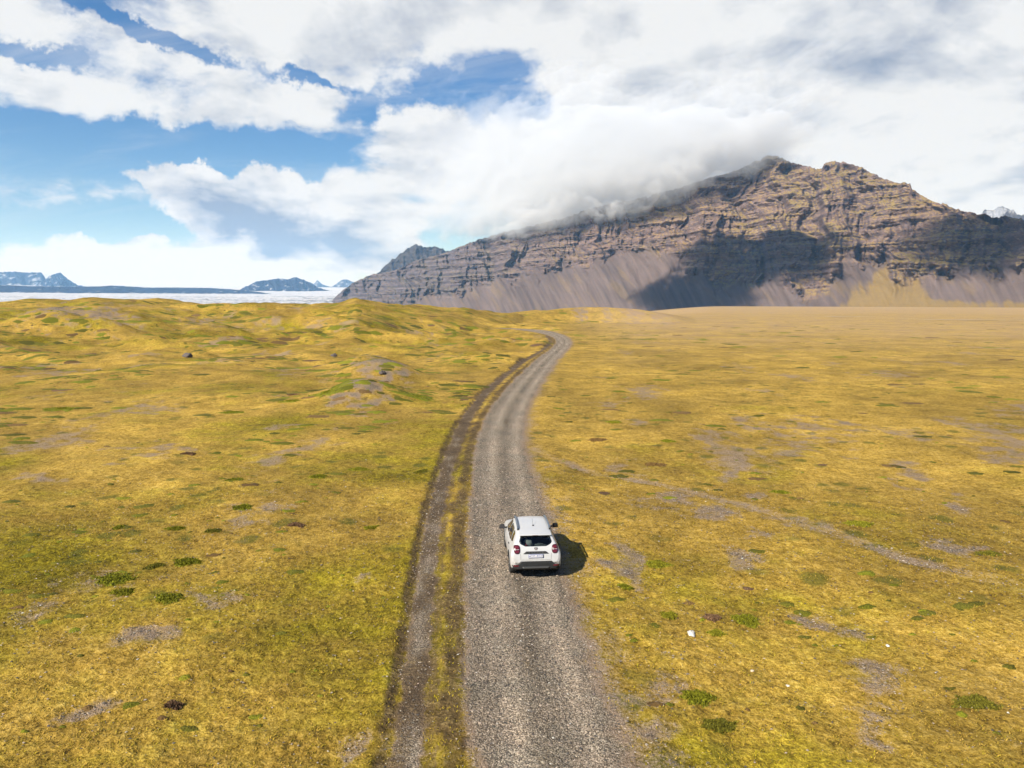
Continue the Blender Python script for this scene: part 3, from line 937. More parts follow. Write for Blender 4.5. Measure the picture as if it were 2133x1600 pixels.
ridge('peak', [(1990, 470), (2030, 452), (2050, 440), (2068, 437), (2082, 434), (2092, 432), (2104, 438), (2120, 446), (2160, 452), (2220, 462), (2300, 480)], 5200, 700, 'small snow-patched summit showing above the right end of the mountain', rock=(0.09, 0.09, 0.10), snow=(0.70, 0.7), seed=7, base_z=0)


def build_glacier():
    az = np.radians(np.linspace(-60, azel(760, 632)[0], 560))
    dist = np.geomspace(3600, 18500, 220)[:, None]
    A2 = np.broadcast_to(az[None], (220, 560))
    Dd = np.broadcast_to(dist, A2.shape)
    # surface climbs to the ice cap
    row = np.interp(dist[:, 0], [3600, 4600, 7000, 9800, 12000, 16000, 26000], [646, 634, 623, 614, 606, 601, 597])
    tilt = (np.degrees(A2) + 20) / 20.0
    z = CAM_H - (row[:, None] - 632) / FPX * Dd * 1.0 - tilt * 0.0
    X, Y = Dd * np.sin(A2), Dd * np.cos(A2)
    cre = ridged(X / 150, Y / 420, 4, 0.6, seed=401)
    z = z + (cre - 0.6) * 26 * sstep(13000, 6000, Dd) + 7 * fbm(X / 60, Y / 140, 3, 0.6, seed=405) * sstep(12000, 5000, Dd)
    n = fbm(X / 90, Y / 300, 4, 0.6, seed=411)
    band_ = fbm(X / 900 + 0.3 * n, Y / 260, 3, 0.5, seed=415)
    dirt = sstep(-0.05, 0.55, band_ + 0.4 * n) * sstep(12500, 5200, Dd)
    azd = np.degrees(A2)
    dirt = np.clip(dirt * (0.50 + 0.5 * sstep(-24, -16, azd)) + 0.35 * sstep(0.66, 0.8, cre) * sstep(9000, 5000, Dd), 0, 0.85)
    ice = np.array((0.40, 0.415, 0.44))
    ash = np.array((0.16, 0.165, 0.18))
    c = ice * (1 - dirt[..., None]) + ash * dirt[..., None]
    rgba = np.concatenate([c, np.zeros(c.shape[:2] + (1,))], -1)
    o = mesh_obj('glacier', np.stack([X, Y, z], -1).reshape(-1, 3), grid_faces(220, 560)[:, ::-1], rock_material('glacier_ice', 0.02, 0.12, 8.0))
    color_attr(o, 'tint', rgba.reshape(-1, 4))
    tag(o, 'white crevassed glacier tongue streaked with dark ash below the ridges', kind='structure')


build_glacier()


# ------------------------------------------------------------------ air: haze over the plain, cloud on the crest, clouds whose shadow lies on the mountain
def volume_mat(name, dens, color, aniso, absorb=(0, 0, 0)):
    m = bpy.data.materials.new(name)
    m.use_nodes = True
    t = NT(m.node_tree)
    t.n.clear()
    out = t.new('ShaderNodeOutputMaterial')
    pv = t.new('ShaderNodeVolumePrincipled')
    pv.inputs['Density'].default_value = dens
    pv.inputs['Color'].default_value = (*color, 1)
    pv.inputs['Anisotropy'].default_value = aniso
    pv.inputs['Absorption Color'].default_value = (*absorb, 1)
    t.l.new(pv.outputs[0], out.inputs['Volume'])
    m.cycles.homogeneous_volume = True
    return m


hb = 21000.0
hz0, hz1 = -70.0, 1500.0
hv = [(x, y, z) for z in (hz0, hz1) for x, y in ((-hb, -19500), (hb, -19500), (hb, 19500), (-hb, 19500))]
haze = mesh_obj('haze', hv, [(3, 2, 1, 0), (4, 5, 6, 7), (0, 1, 5, 4), (1, 2, 6, 5), (2, 3, 7, 6), (3, 0, 4, 7)], volume_mat('haze_air', 4.0e-5, (0.27, 0.55, 1.0), 0.0, (1, 1, 1)), smooth=False)
tag(haze, 'thin blue haze over the plain and the distant ridges', kind='stuff')


def crest_cloud():
    maz, Db, Dc, zc = MINFO
    low = [(700, 560), (800, 520), (900, 505), (960, 502), (1002, 499), (1072, 495), (1160, 485), (1240, 464), (1300, 455), (1353, 446), (1400, 430), (1456, 402), (1520, 384), (1560, 366), (1600, 346), (1640, 336), (1700, 322), (1800, 290), (2000, 240)]
    la, lt = curve_az(low)
    nc, nr = 340, 170
    az = np.linspace(azel(780, 480)[0], azel(1780, 300)[0], nc)
    el_lo, el_hi = azel(1300, 520)[1], azel(1300, 130)[1]
    te = np.tan(np.radians(np.linspace(el_lo, el_hi, nr)))[:, None]
    A2 = np.broadcast_to(np.radians(az)[None], (nr, nc))
    tl = np.interp(az, la, lt)[None]
    Dm = np.interp(az, maz, Dc)[None]
    h = (te - tl) * Dm
    L = A2 * Dm
    Z = te * Dm
    n = fbm(L / 130, Z / 80, 6, 0.6, seed=541)
    n2 = fbm(L / 420, Z / 300, 3, 0.5, seed=505)
    T = sstep(-26, 100, h + 36 * n) * 520
    endl = sstep(azel(820, 480)[0], azel(1180, 480)[0], np.degrees(A2) + 0.5 * n)
    endr = sstep(azel(1770, 300)[0], azel(1540, 300)[0], np.degrees(A2) + 2.0 * n)
    top = sstep(azel(1300, 140)[1], azel(1300, 380)[1], np.degrees(np.arctan(te)) + 2.2 * n2 + 1.2 * n)
    T = T * endl * endr * top * (1 + 0.12 * n + 0.20 * n2)
    T = np.maximum(T, 0.0)
    T[0] = T[-1] = 0
    T[:, 0] = T[:, -1] = 0
    # the bank leans over the near side of the crest
    fr = Dm - 60 - 0.62 * T
    bk = Dm - 60 + 0.38 * T + 0.5
    V1 = np.stack([fr * np.sin(A2), fr * np.cos(A2), CAM_H + te * Dm + 0 * fr], -1).reshape(-1, 3)
    V2 = np.stack([bk * np.sin(A2), bk * np.cos(A2), CAM_H + te * Dm + 0 * fr], -1).reshape(-1, 3)
    F = grid_faces(nr, nc)
    keep = T.reshape(-1)[F].max(1) > 0
    nV = len(V1)
    F1 = F[keep]
    F2 = F1[:, ::-1] + nV
    # side walls round the rim
    ed = {}
    for f in F1:
        for a_, b_ in ((f[0], f[1]), (f[1], f[2]), (f[2], f[3]), (f[3], f[0])):
            if (b_, a_) in ed:
                del ed[(b_, a_)]
            else:
                ed[(a_, b_)] = 1
    W_ = np.array([(b_, a_, a_ + nV, b_ + nV) for a_, b_ in ed], dtype=int)
    allF = np.concatenate([F1, F2, W_])
    V = np.concatenate([V1, V2])
    used, ix = np.unique(allF, return_inverse=True)
    o = mesh_obj('cloud_bank', V[used], ix.reshape(-1, 4), volume_mat('cloud_on_crest', 0.0070, (0.745, 0.78, 0.825), 0.0))
    tag(o, 'soft white cloud bank lying over the mountain crest', kind='stuff')


crest_cloud()


def drifting_cloud(u, v, dist, ru, rv, height_, seed, label, dens):
    """a cloud high on the left whose shadow falls on the slope at (u, v)"""
    x, y, dz_ = pxdir(u, v)
    k = dist / math.hypot(x, y)
    p = Vector((x * k, y * k, CAM_H + dz_ * k))
    t_ = (height_ - p.z) / SUN_DIR.z
    c = p + SUN_DIR * t_
    bm = bmesh.new()
    bmesh.ops.create_icosphere(bm, subdivisions=5, radius=1.0)
    co = np.array([v_.co[:] for v_ in bm.verts])
    f_ = [[v_.index for v_ in f.verts] for f in bm.faces]
    bm.free()
    n = 1.05 * fbm(co[:, 0] * 1.6 + seed, co[:, 1] * 1.6 + co[:, 2] * 0.8, 5, 0.55, seed=600 + seed)
    co = co * (1 + 0.42 * n)[:, None]
    rho = np.clip(1 - co[:, 0] ** 2 - co[:, 1] ** 2, 0.0, 1)
    co[:, 2] = np.sign(co[:, 2]) * rho ** 1.1 + co[:, 2] * 0.02
    co = co * np.array([ru * 1.12, rv * 1.12, 90.0])
    co[:, 2] = np.where(co[:, 2] < 0, co[:, 2] * 0.45, co[:, 2])
    ca, sa = math.cos(0.4), math.sin(0.4)
    X = co[:, 0] * ca - co[:, 1] * sa + c.x
    Y = co[:, 0] * sa + co[:, 1] * ca + c.y
    o = mesh_obj('cloud', np.stack([X, Y, co[:, 2] + c.z], -1), np.array(f_), volume_mat('cloud_drifting', dens, (1, 1, 1), 0.0))
    tag(o, label, kind='stuff')


drifting_cloud(1425, 588, 2430, 170, 260, 1700, 5, 'cumulus cloud high on the left shading the foot of the mountain', 0.030)
drifting_cloud(1575, 540, 2480, 170, 330, 1700, 9, 'cumulus cloud high on the left shading the cliffs below the summit', 0.030)
drifting_cloud(2075, 535, 2250, 190, 230, 1700, 2, 'cumulus cloud high overhead shading the right end of the mountain', 0.016)

# pale road crossing the far plain
fr_pts = [flat(u, v) for u, v in [(1640, 657), (1720, 660), (1800, 660), (1860, 663), (1920, 666), (2000, 667), (2133, 668), (2300, 670), (2600, 675)]]
fv, ff = [], []
for i, (x, y) in enumerate(fr_pts):
    wd = 2.6 + 1.6 * math.sin(i * 1.7)
    for s_ in (-1, 1):
        fv.append((x - 0.0 * s_, y + s_ * wd, hz(x, y) + 0.35))
for i in range(len(fr_pts) - 1):
    ff.append((2 * i, 2 * i + 2, 2 * i + 3, 2 * i + 1))
m_, t_, b_ = new_mat('pale_gravel')
g_ = t_.new('ShaderNodeNewGeometry')
t_.put(b_.inputs['Base Color'], t_.mix(t_.noise(g_.outputs['Position'], 0.05, 4, 0.6), (0.24, 0.20, 0.16), (0.34, 0.30, 0.25)))
b_.inputs['Roughness'].default_value = 0.95
tag(mesh_obj('far_road', fv, ff, m_, smooth=False), 'thin pale gravel road crossing the far plain on the right', kind='structure')


# ------------------------------------------------------------------ car
def plain_mat(name, color, rough=0.5, metal=0.0, coat=0.0, spec=0.5, var=0.0, vscale=8.0):
    m, t, b = new_mat(name)
    if var > 0:
        tc_ = t.new('ShaderNodeTexCoord')
        n = t.noise(tc_.outputs['Object'], vscale, 4, 0.6)
        k = t.mapr(n, 0.3, 0.7, 1 - var, 1 + var, smooth=False)
        t.put(b.inputs['Base Color'], t.vmath('SCALE', tuple(color), scale=k))
        t.put(b.inputs['Roughness'], t.mapr(n, 0.3, 0.7, rough * 0.85, min(1, rough * 1.2)))
    else:
        b.inputs['Base Color'].default_value = (*color, 1)
        b.inputs['Roughness'].default_value = rough
    b.inputs['Metallic'].default_value = metal
    b.inputs['Coat Weight'].default_value = coat
    b.inputs['Specular IOR Level'].default_value = spec
    return m


def glass_mat(name, tint, refl):
    m = bpy.data.materials.new(name)
    m.use_nodes = True
    t = NT(m.node_tree)
    t.n.clear()
    out = t.new('ShaderNodeOutputMaterial')
    tr = t.new('ShaderNodeBsdfTransparent')
    tr.inputs[0].default_value = (*tint, 1)
    gl = t.new('ShaderNodeBsdfGlossy')
    gl.inputs['Roughness'].default_value = 0.03
    fr = t.new('ShaderNodeFresnel')
    fr.inputs[0].default_value = refl
    mx = t.new('ShaderNodeMixShader')
    t.l.new(fr.outputs[0], mx.inputs[0])
    t.l.new(tr.outputs[0], mx.inputs[1])
    t.l.new(gl.outputs[0], mx.inputs[2])
    t.l.new(mx.outputs[0], out.inputs[0])
    return m


# white lacquer with road dust low on the flanks
m_, t_, b_ = new_mat('white_paint')
tco = t_.new('ShaderNodeTexCoord')
sp_ = t_.new('ShaderNodeSeparateXYZ')
t_.put(sp_.inputs[0], tco.outputs['Object'])
dust = t_.math('MULTIPLY', t_.mapr(sp_.outputs[2], 1.05, 0.42), t_.mapr(t_.noise(tco.outputs['Object'], 6.0, 6, 0.65), 0.25, 0.70))
t_.put(b_.inputs['Base Color'], t_.mix(t_.math('MULTIPLY', dust, 0.75), (0.37, 0.38, 0.39), (0.22, 0.19, 0.155)))
t_.put(b_.inputs['Roughness'], t_.math('ADD', 0.28, t_.math('MULTIPLY', dust, 0.4)))
b_.inputs['Coat Weight'].default_value = 0.35
b_.inputs['Coat Roughness'].default_value = 0.08
M_PAINT = m_
M_PLASTIC = plain_mat('black_plastic', (0.016, 0.017, 0.018), 0.6, var=0.25, spec=.3)
M_DARK = plain_mat('dark_interior', (0.014, 0.014, 0.016), 0.8, var=0.2)
M_GLASS = glass_mat('tinted_glass', (0.30, 0.34, 0.34), 1.5)
M_SIDEG = glass_mat('side_glass', (0.52, 0.52, 0.48), 1.45)
M_FRIT = plain_mat('black_glass_edge', (0.008, 0.012, 0.016), 0.12, spec=0.5)
M_TYRE = plain_mat('tyre_rubber', (0.018, 0.018, 0.018), 0.85, var=0.3)
M_RIM = plain_mat('wheel_alloy', (0.32, 0.33, 0.34), 0.35, 0.9)
M_RED = plain_mat('red_lens', (0.085, 0.008, 0.012), 0.16, coat=0.6)
M_REDD = plain_mat('dark_red_lens', (0.045, 0.004, 0.007), 0.2, coat=0.5)
M_LENSW = plain_mat('clear_lens', (0.38, 0.33, 0.33), 0.15, coat=0.5)
M_CHROME = plain_mat('satin_metal', (0.36, 0.38, 0.40), 0.32, 0.8)
M_RAIL = plain_mat('rail_metal', (0.20, 0.23, 0.26), 0.38, 0.7)
M_PLATE = plain_mat('plate_white', (0.40, 0.41, 0.44), 0.45)
M_BLUE = plain_mat('plate_blue', (0.015, 0.030, 0.16), 0.45)
M_GREYL = plain_mat('grey_lettering', (0.075, 0.078, 0.08), 0.5)
M_CLOTHW = plain_mat('white_cloth', (0.75, 0.74, 0.70), 0.9)
M_CLOTHR = plain_mat('red_cloth', (0.52, 0.07, 0.045), 0.9)
M_SEAT = plain_mat('seat_fabric', (0.020, 0.021, 0.024), 0.9, var=0.3, vscale=30)

STN = np.array([
    # y, half width, floor, belt, belt half width, top, top half width
    (0.00, .74, .43, .62, .74, .66, .70), (0.03, .82, .38, .74, .82, .80, .76), (0.07, .862, .36, .88, .86, .97, .75), (0.11, .885, .34, .95, .875, 1.08, .735),
    (0.16, .892, .33, 1.00, .877, 1.175, .715), (0.28, .900, .31, 1.03, .872, 1.33, .665), (0.42, .902, .30, 1.04, .870, 1.485, .615), (0.55, .902, .30, 1.045, .868, 1.555, .600),
    (0.80, .902, .29, 1.05, .866, 1.595, .600), (1.40, .900, .28, 1.05, .866, 1.620, .608), (2.00, .900, .28, 1.05, .868, 1.615, .606), (2.45, .900, .28, 1.045, .870, 1.575, .590),
    (2.75, .900, .28, 1.04, .870, 1.40, .620), (3.08, .900, .28, 1.02, .868, 1.18, .680), (3.30, .900, .29, 1.00, .862, 1.085, .700), (3.75, .895, .30, .96, .850, 1.035, .660),
    (4.08, .875, .31, .90, .830, .970, .600), (4.25, .830, .33, .80, .780, .880, .560), (4.32, .77, .37, .66, .73, .74, .56), (4.34, .70, .42, .58, .68, .62, .55)])


def car_body_grid():
    n = len(STN)
    sub = 9
    k = np.linspace(0, n - 1, (n - 1) * sub + 1)
    par = np.stack([np.interp(k, np.arange(n), STN[:, i]) for i in range(7)], 1)
    ker = np.array([1, 2, 3, 3, 3, 2, 1], float)
    ker /= ker.sum()
    ps = np.stack([np.convolve(np.pad(par[:, i], 3, 'edge'), ker, 'valid') for i in range(7)], 1)
    ps[0], ps[-1] = par[0], par[-1]
    secs = []
    for y, w, zb, zl, wl, zt, wt in ps:
        zm = zb + 0.24
        pts = [(0, zb), (.55 * w, zb), (.90 * w, zb + .01), (.972 * w, zb + .07), (w, zm), (w + .004, (zm + zl) / 2), (wl, zl - .045), (wl - .035, zl + .012),
               (wl + (wt + .03 - wl) * .52, zl + (zt - zl) * .45), (wt + .035, zl + (zt - zl) * .82), (wt - .03, zl + (zt - zl) * .965), (wt * .55, zt + .004), (0, zt + .012)]
        pts = np.array(pts)
        m = len(pts)
        q = np.linspace(0, m - 1, (m - 1) * 6 + 1)
        h = np.stack([np.interp(q, np.arange(m), pts[:, i]) for i in range(2)], 1)
        kk = np.array([1, 2, 2, 2, 1], float)
        kk /= kk.sum()
        hp = np.pad(h, ((2, 2), (0, 0)), 'edge')
        hs = np.stack([np.convolve(hp[:, i], kk, 'valid') for i in range(2)], 1)
        hs[0], hs[-1] = h[0], h[-1]
        full = np.concatenate([hs, (hs * np.array([-1, 1]))[::-1][1:-1]])
        secs.append(np.stack([full[:, 0], np.full(len(full), y), full[:, 1]], 1))
    return np.array(secs)


def inside(poly, a, b):
    poly = np.array(poly)
    c = np.zeros(np.shape(a), bool)
    j = len(poly) - 1
    for i in range(len(poly)):
        xi, yi = poly[i]
        xj, yj = poly[j]
        hit = ((yi > b) != (yj > b)) & (a < (xj - xi) * (b - yi) / (yj - yi + 1e-12) + xi)
        c ^= hit
        j = i
    return c


def shrink(poly, f):
    p = np.array(poly, float)
    c = p.mean(0)
    return c + (p - c) * f


RW = [(-.52, 1.475), (.52, 1.475), (.585, 1.30), (.52, 1.235), (.37, 1.175), (-.37, 1.175), (-.52, 1.235), (-.585, 1.30)]
SW = [[(2.02, 1.085), (2.93, 1.10), (2.60, 1.36), (2.42, 1.475), (2.07, 1.49)], [(1.14, 1.105), (1.93, 1.085), (1.98, 1.49), (1.25, 1.485)], [(.66, 1.21), (1.05, 1.115), (1.15, 1.475), (.86, 1.445)]]
WS = [(-.70, 1.12), (.70, 1.12), (.56, 1.53), (-.56, 1.53)]
WHEELS = [(-.785, .86), (.785, .86), (-.785, 3.50), (.785, 3.50)]


def build_car(loc, yaw):
    car = bpy.data.objects.new('car', None)
    COL.objects.link(car)
    G = car_body_grid()
    ns, npnt, _ = G.shape
    V = G.reshape(-1, 3)
    F = grid_faces(ns, npnt, wrap=True)
    # end caps
    cap0 = len(V)
    V = np.vstack([V, G[0].mean(0), G[-1].mean(0)])
    tri = [(cap0, (j + 1) % npnt, j, j) for j in range(npnt)] + [(cap0 + 1, (ns - 1) * npnt + j, (ns - 1) * npnt + (j + 1) % npnt, (ns - 1) * npnt + (j + 1) % npnt) for j in range(npnt)]
    polys = [tuple(f) for f in F] + [t_[:3] for t_ in tri]
    bvh = BVHTree.FromPolygons([tuple(v) for v in V], polys)
    C = np.array([V[list(f)].mean(0) for f in polys])
    kill = np.zeros(len(polys), bool)
    rear = C[:, 1] < 0.7
    kill |= rear & inside(shrink(RW, .95), C[:, 0], C[:, 2]) & (C[:, 1] > .14)
    for sw in SW:
        kill |= (np.abs(C[:, 0]) > .5) & inside(shrink(sw, .94), C[:, 1], C[:, 2])
    kill |= (C[:, 1] > 2.35) & inside(shrink(WS, .95), C[:, 0], C[:, 2]) & (C[:, 2] > 1.13)
    for wx, wy in WHEELS:
        kill |= (np.sign(C[:, 0]) == np.sign(wx)) & (np.abs(C[:, 0]) > .60) & (np.hypot(C[:, 1] - wy, C[:, 2] - .345) < .40)
    low = (C[:, 2] < .46) & ~kill
    # sills are black plastic
    body_f = [polys[i] for i in range(len(polys)) if not kill[i] and not low[i]]
    low_f = [polys[i] for i in range(len(polys)) if low[i]]

    def sub(name, fs, mat):
        used = sorted({i for f in fs for i in f})
        mp = {o_: n_ for n_, o_ in enumerate(used)}
        return mesh_obj(name, V[used], [tuple(mp[i] for i in f) for f in fs], mat, car)
    sub('body', body_f, M_PAINT)
    sub('lower_cladding', low_f, M_PLASTIC)

    def project(p, axis, off):
        """drop a flat outline point on to the body along an axis and lift it off by off"""
        if axis == 'rear':
            o_, d_ = Vector((p[0], -1, p[1])), Vector((0, 1, 0))
        elif axis == 'front':
            o_, d_ = Vector((p[0], 6, p[1])), Vector((0, -1, 0))
        elif axis == 'left':
            o_, d_ = Vector((-3, p[0], p[1])), Vector((1, 0, 0))
        else:
            o_, d_ = Vector((3, p[0], p[1])), Vector((-1, 0, 0))
        h = bvh.ray_cast(o_, d_)
        if h[0] is None:
            t0 = o_ + d_ * (1.05 if axis == 'rear' else 2.1)
            h = bvh.find_nearest(t0)
        n = h[1]
        if n.dot(d_) > 0:
            n = -n
        return h[0] + n * off

    def resample(poly, n, rnd=0.0):
        p = np.array(poly, float)
        if rnd > 0:
            for _ in range(3):
                a_, b2 = p, np.roll(p, -1, 0)
                p = np.stack([a_ * (1 - rnd) + b2 * rnd, a_ * rnd + b2 * (1 - rnd)], 1).reshape(-1, 2)
        q = np.vstack([p, p[:1]])
        s_ = np.concatenate([[0], np.cumsum(np.linalg.norm(np.diff(q, axis=0), axis=1))])
        tt_ = np.linspace(0, s_[-1], n, endpoint=False)
        return np.stack([np.interp(tt_, s_, q[:, i]) for i in range(2)], 1)

    def panel(name, poly, axis, off, mat, parent=car, n=44, rings=(1, .86, .66, .42, .2), rnd=0.0, hole=None, thick=0.012):
        o_ = resample(poly, n, rnd)
        c = o_.mean(0)
        vs, fs = [], []
        ring_list = list(rings) if hole is None else [1.0, hole]
        for q_ in o_:
            vs.append(project(c + (q_ - c), axis, off - thick))
        for r_ in ring_list:
            for q_ in o_:
                vs.append(project(c + (q_ - c) * r_, axis, off))
        for k_ in range(len(ring_list)):
            for j in range(n):
                a_, b2 = k_ * n + j, k_ * n + (j + 1) % n
                fs.append((a_, b2, b2 + n, a_ + n))
        if hole is None:
            vs.append(project(c, axis, off))
            L_ = len(ring_list) * n
            for j in range(n):
                fs.append((L_ + j, L_ + (j + 1) % n, len(vs) - 1))
        return mesh_obj(name, [tuple(v_) for v_ in vs], fs, mat, parent)

    # glass
    rwin = panel('rear_window', shrink(RW, .97), 'rear', .002, M_GLASS, n=60)
    panel('frame', RW, 'rear', .006, M_FRIT, rwin, n=60, hole=.915)
    for side in ('left', 'right'):
        for sw in SW:
            g_ = panel('side_window', sw, side, .002, M_SIDEG, rnd=.12)
            panel('frame', shrink(sw, 1.03), side, .005, M_FRIT, g_, rnd=.12, hole=.93)
    ws = panel('windscreen', WS, 'front', .002, M_SIDEG)
    panel('frame', shrink(WS, 1.02), 'front', .005, M_FRIT, ws, hole=.95)

    # rear trim
    trim = panel('bumper_trim', [(-.80, .415), (.80, .415), (.845, .565), (.66, .585), (.555, .695), (-.555, .695), (-.66, .585), (-.845, .565)], 'rear', .010, M_PLASTIC, n=72)
    panel('skid_plate', [(-.46, .44), (.46, .44), (.50, .50), (-.50, .50)], 'rear', .020, plain_mat('grey_plastic', (.045, .047, .048), .5), trim, n=40)
    for s_ in (-1, 1):
        panel('reflector', [(s_ * .60, .515), (s_ * .79, .520), (s_ * .80, .572), (s_ * .61, .560)], 'rear', .018, M_RED, n=24, rnd=.15)
    for s_ in (-1, 1):
        c_ = s_ * .668
        sq = [(c_ - .105, .945), (c_ + .105, .945), (c_ + .110, 1.22), (c_ - .110, 1.22)]
        tl_ = panel('tail_light', sq, 'rear', .020, M_REDD, n=48, rnd=.22, thick=.03)
        for dz_, hh in ((.065, .080), (-.065, .080)):
            cz = 1.083 + dz_
            panel('red_lens', [(c_ - .068, cz - hh / 2), (c_ + .068, cz - hh / 2), (c_ + .068, cz + hh / 2), (c_ - .068, cz + hh / 2)], 'rear', .026, M_RED, tl_, n=28, rnd=.18)
        panel('clear_lens', [(c_ - .075, 1.076), (c_ + .075, 1.076), (c_ + .075, 1.088), (c_ - .075, 1.088)], 'rear', .028, M_LENSW, tl_, n=28)
        panel('reversing_lamp', [(c_ - .085, 1.055), (c_ - .045, 1.055), (c_ - .050, 1.125), (c_ - .085, 1.125)], 'rear', .029, M_LENSW, tl_, n=20, rnd=.2)
    strip = panel('trim_strip', [(-.45, .944), (.45, .944), (.345, 1.022), (-.345, 1.022)], 'rear', .022, M_PLASTIC, n=56, thick=.03)

    def lettering(name, text, size, x, z, mat, parent, off, axis='rear', spacing=1.0, extr=.0015):
        cu = bpy.data.curves.new(name, 'FONT')
        cu.body = text
        cu.size = size
        cu.space_character = spacing
        cu.align_x = 'CENTER'
        cu.align_y = 'CENTER'
        cu.extrude = extr
        cu.resolution_u = 2
        tmp = bpy.data.objects.new('tmp', cu)
        COL.objects.link(tmp)
        me = bpy.data.meshes.new_from_object(tmp)
        bpy.data.objects.remove(tmp)
        p = project((x, z), axis, off)
        p1 = project((x, z + .03), axis, off)
        up = (p1 - p).normalized()
        nrm = Vector((1, 0, 0)).cross(up)
        mat4 = Matrix((Vector((1, 0, 0)), up, nrm)).transposed()
        for v_ in me.vertices:
            v_.co = mat4 @ v_.co + p
        o_ = bpy.data.objects.new(name, me)
        COL.objects.link(o_)
        me.materials.append(mat)
        o_.parent = parent
        return o_
    for k_, ch in enumerate('DUSTER'):
        lettering('letter', ch, .060, -.235 + k_ * .094, .984, M_GREYL, strip, .026)
    emb = panel('emblem', [(-.058, 1.143), (.058, 1.143), (.055, 1.10), (.030, 1.063), (-.030, 1.063), (-.055, 1.10)], 'rear', .012, M_PLASTIC, n=36, rnd=.06)
    panel('emblem_inset', [(-.030, 1.108), (.030, 1.108), (.022, 1.077), (-.022, 1.077)], 'rear', .016, M_LENSW, emb, n=24, rnd=.1)
    panel('emblem_bar', [(-.050, 1.138), (.050, 1.138), (.047, 1.119), (-.047, 1.119)], 'rear', .016, M_GREYL, emb, n=24)
    pl = panel('licence_plate', [(-.262, .800), (.262, .800), (.262, .920), (-.262, .920)], 'rear', .020, M_BLUE, n=56, thick=.02)
    panel('plate_face', [(-.248, .814), (.248, .814), (.248, .908), (-.248, .908)], 'rear', .0235, M_PLATE, pl, n=48, thick=.004)
    for ch, x_ in (('Y', -.150), ('P', -.075), ('K', .062), ('2', .130), ('7', .195)):
        lettering('plate_character', ch, .088, x_, .862, M_BLUE, pl, .0265)
    panel('plate_flag', [(-.240, .845), (-.200, .845), (-.200, .885), (-.240, .885)], 'rear', .0262, M_BLUE, pl, n=16, thick=.003)
    panel('plate_flag_cross', [(-.240, .860), (-.200, .860), (-.200, .868), (-.240, .868)], 'rear', .0285, M_RED, pl, n=16, thick=.003)
    panel('plate_sticker', [(-.022, .845), (.018, .845), (.018, .882), (-.022, .882)], 'rear', .0262, M_LENSW, pl, n=16, rnd=.25, thick=.003)

    # small solid helpers
    def rbox(name, sx, sy, sz, c, mat, parent=car, bev=.03, seg=2, rot=None, taper=None):
        bm = bmesh.new()
        bmesh.ops.create_cube(bm, size=1)
        for v_ in bm.verts:
            if taper is not None and v_.co.z > 0:
                v_.co.x *= taper[0]
                v_.co.y = v_.co.y * taper[1] + taper[2]
            v_.co = Vector((v_.co.x * sx, v_.co.y * sy, v_.co.z * sz))
        bmesh.ops.bevel(bm, geom=bm.edges[:], offset=bev, segments=seg, affect='EDGES', profile=.6)
        M4 = Matrix.Translation(c) @ (rot.to_4x4() if rot else Matrix.Identity(4))
        bmesh.ops.transform(bm, matrix=M4, verts=bm.verts)
        me = bpy.data.meshes.new(name)
        bm.to_mesh(me)
        bm.free()
        me.polygons.foreach_set('use_smooth', np.ones(len(me.polygons), dtype=bool))
        o_ = bpy.data.objects.new(name, me)
        COL.objects.link(o_)
        me.materials.append(mat)
        o_.parent = parent
        return o_

    rbox('spoiler', 1.16, .20, .035, (0, .44, 1.530), M_PAINT, bev=.015, rot=Matrix.Rotation(R(9), 3, 'X'))
    brake = rbox('brake_light', .22, .02, .014, (0, .345, 1.512), M_REDD, bev=.004)
    # roof rails on feet
    for s_ in (-1, 1):
        pts = []
        for y_ in np.linspace(.80, 2.42, 22):
            h = bvh.ray_cast(Vector((s_ * .555, y_, 3)), Vector((0, 0, -1)))
            e = min(1, min(y_ - .80, 2.42 - y_) / .12)
            pts.append((s_ * (.575 - .012 * (y_ - .8)), y_, h[0].z + .008 + .060 * math.sqrt(max(e, 0))))
        vs, fs = [], []
        for p_ in pts:
            for a_ in range(8):
                t2 = a_ / 8 * 2 * math.pi
                vs.append((p_[0] + 0.040 * math.cos(t2), p_[1], p_[2] + .020 * math.sin(t2)))
        for i in range(len(pts) - 1):
            for a_ in range(8):
                fs.append((i * 8 + a_, i * 8 + (a_ + 1) % 8, (i + 1) * 8 + (a_ + 1) % 8, (i + 1) * 8 + a_))
        fs += [tuple(range(8)), tuple((len(pts) - 1) * 8 + k_ for k_ in range(8))[::-1]]
        rl = mesh_obj('roof_rail', vs, fs, M_RAIL, car)
        for y_ in (.86, 2.36):
            h = bvh.ray_cast(Vector((s_ * .565, y_, 3)), Vector((0, 0, -1)))
            rbox('rail_foot', .06, .13, .06, (s_ * .572, y_, h[0].z + .025), M_PLASTIC, rl, bev=.012)
    # aerial
    h = bvh.ray_cast(Vector((0, 1.12, 3)), Vector((0, 0, -1)))[0]
    ae = rbox('aerial', .05, .07, .028, (0, 1.12, h.z + .012), M_PLASTIC, bev=.01)
    rbox('rod', .008, .34, .008, (0, 1.28, h.z + .10), M_PLASTIC, ae, bev=.002, rot=Matrix.Rotation(R(28), 3, 'X'))
    # wiper
    wp = rbox('rear_wiper', .44, .014, .016, (.08, .195, 1.205), M_PLASTIC, bev=.004, rot=Matrix.Rotation(R(-4), 3, 'Y'))
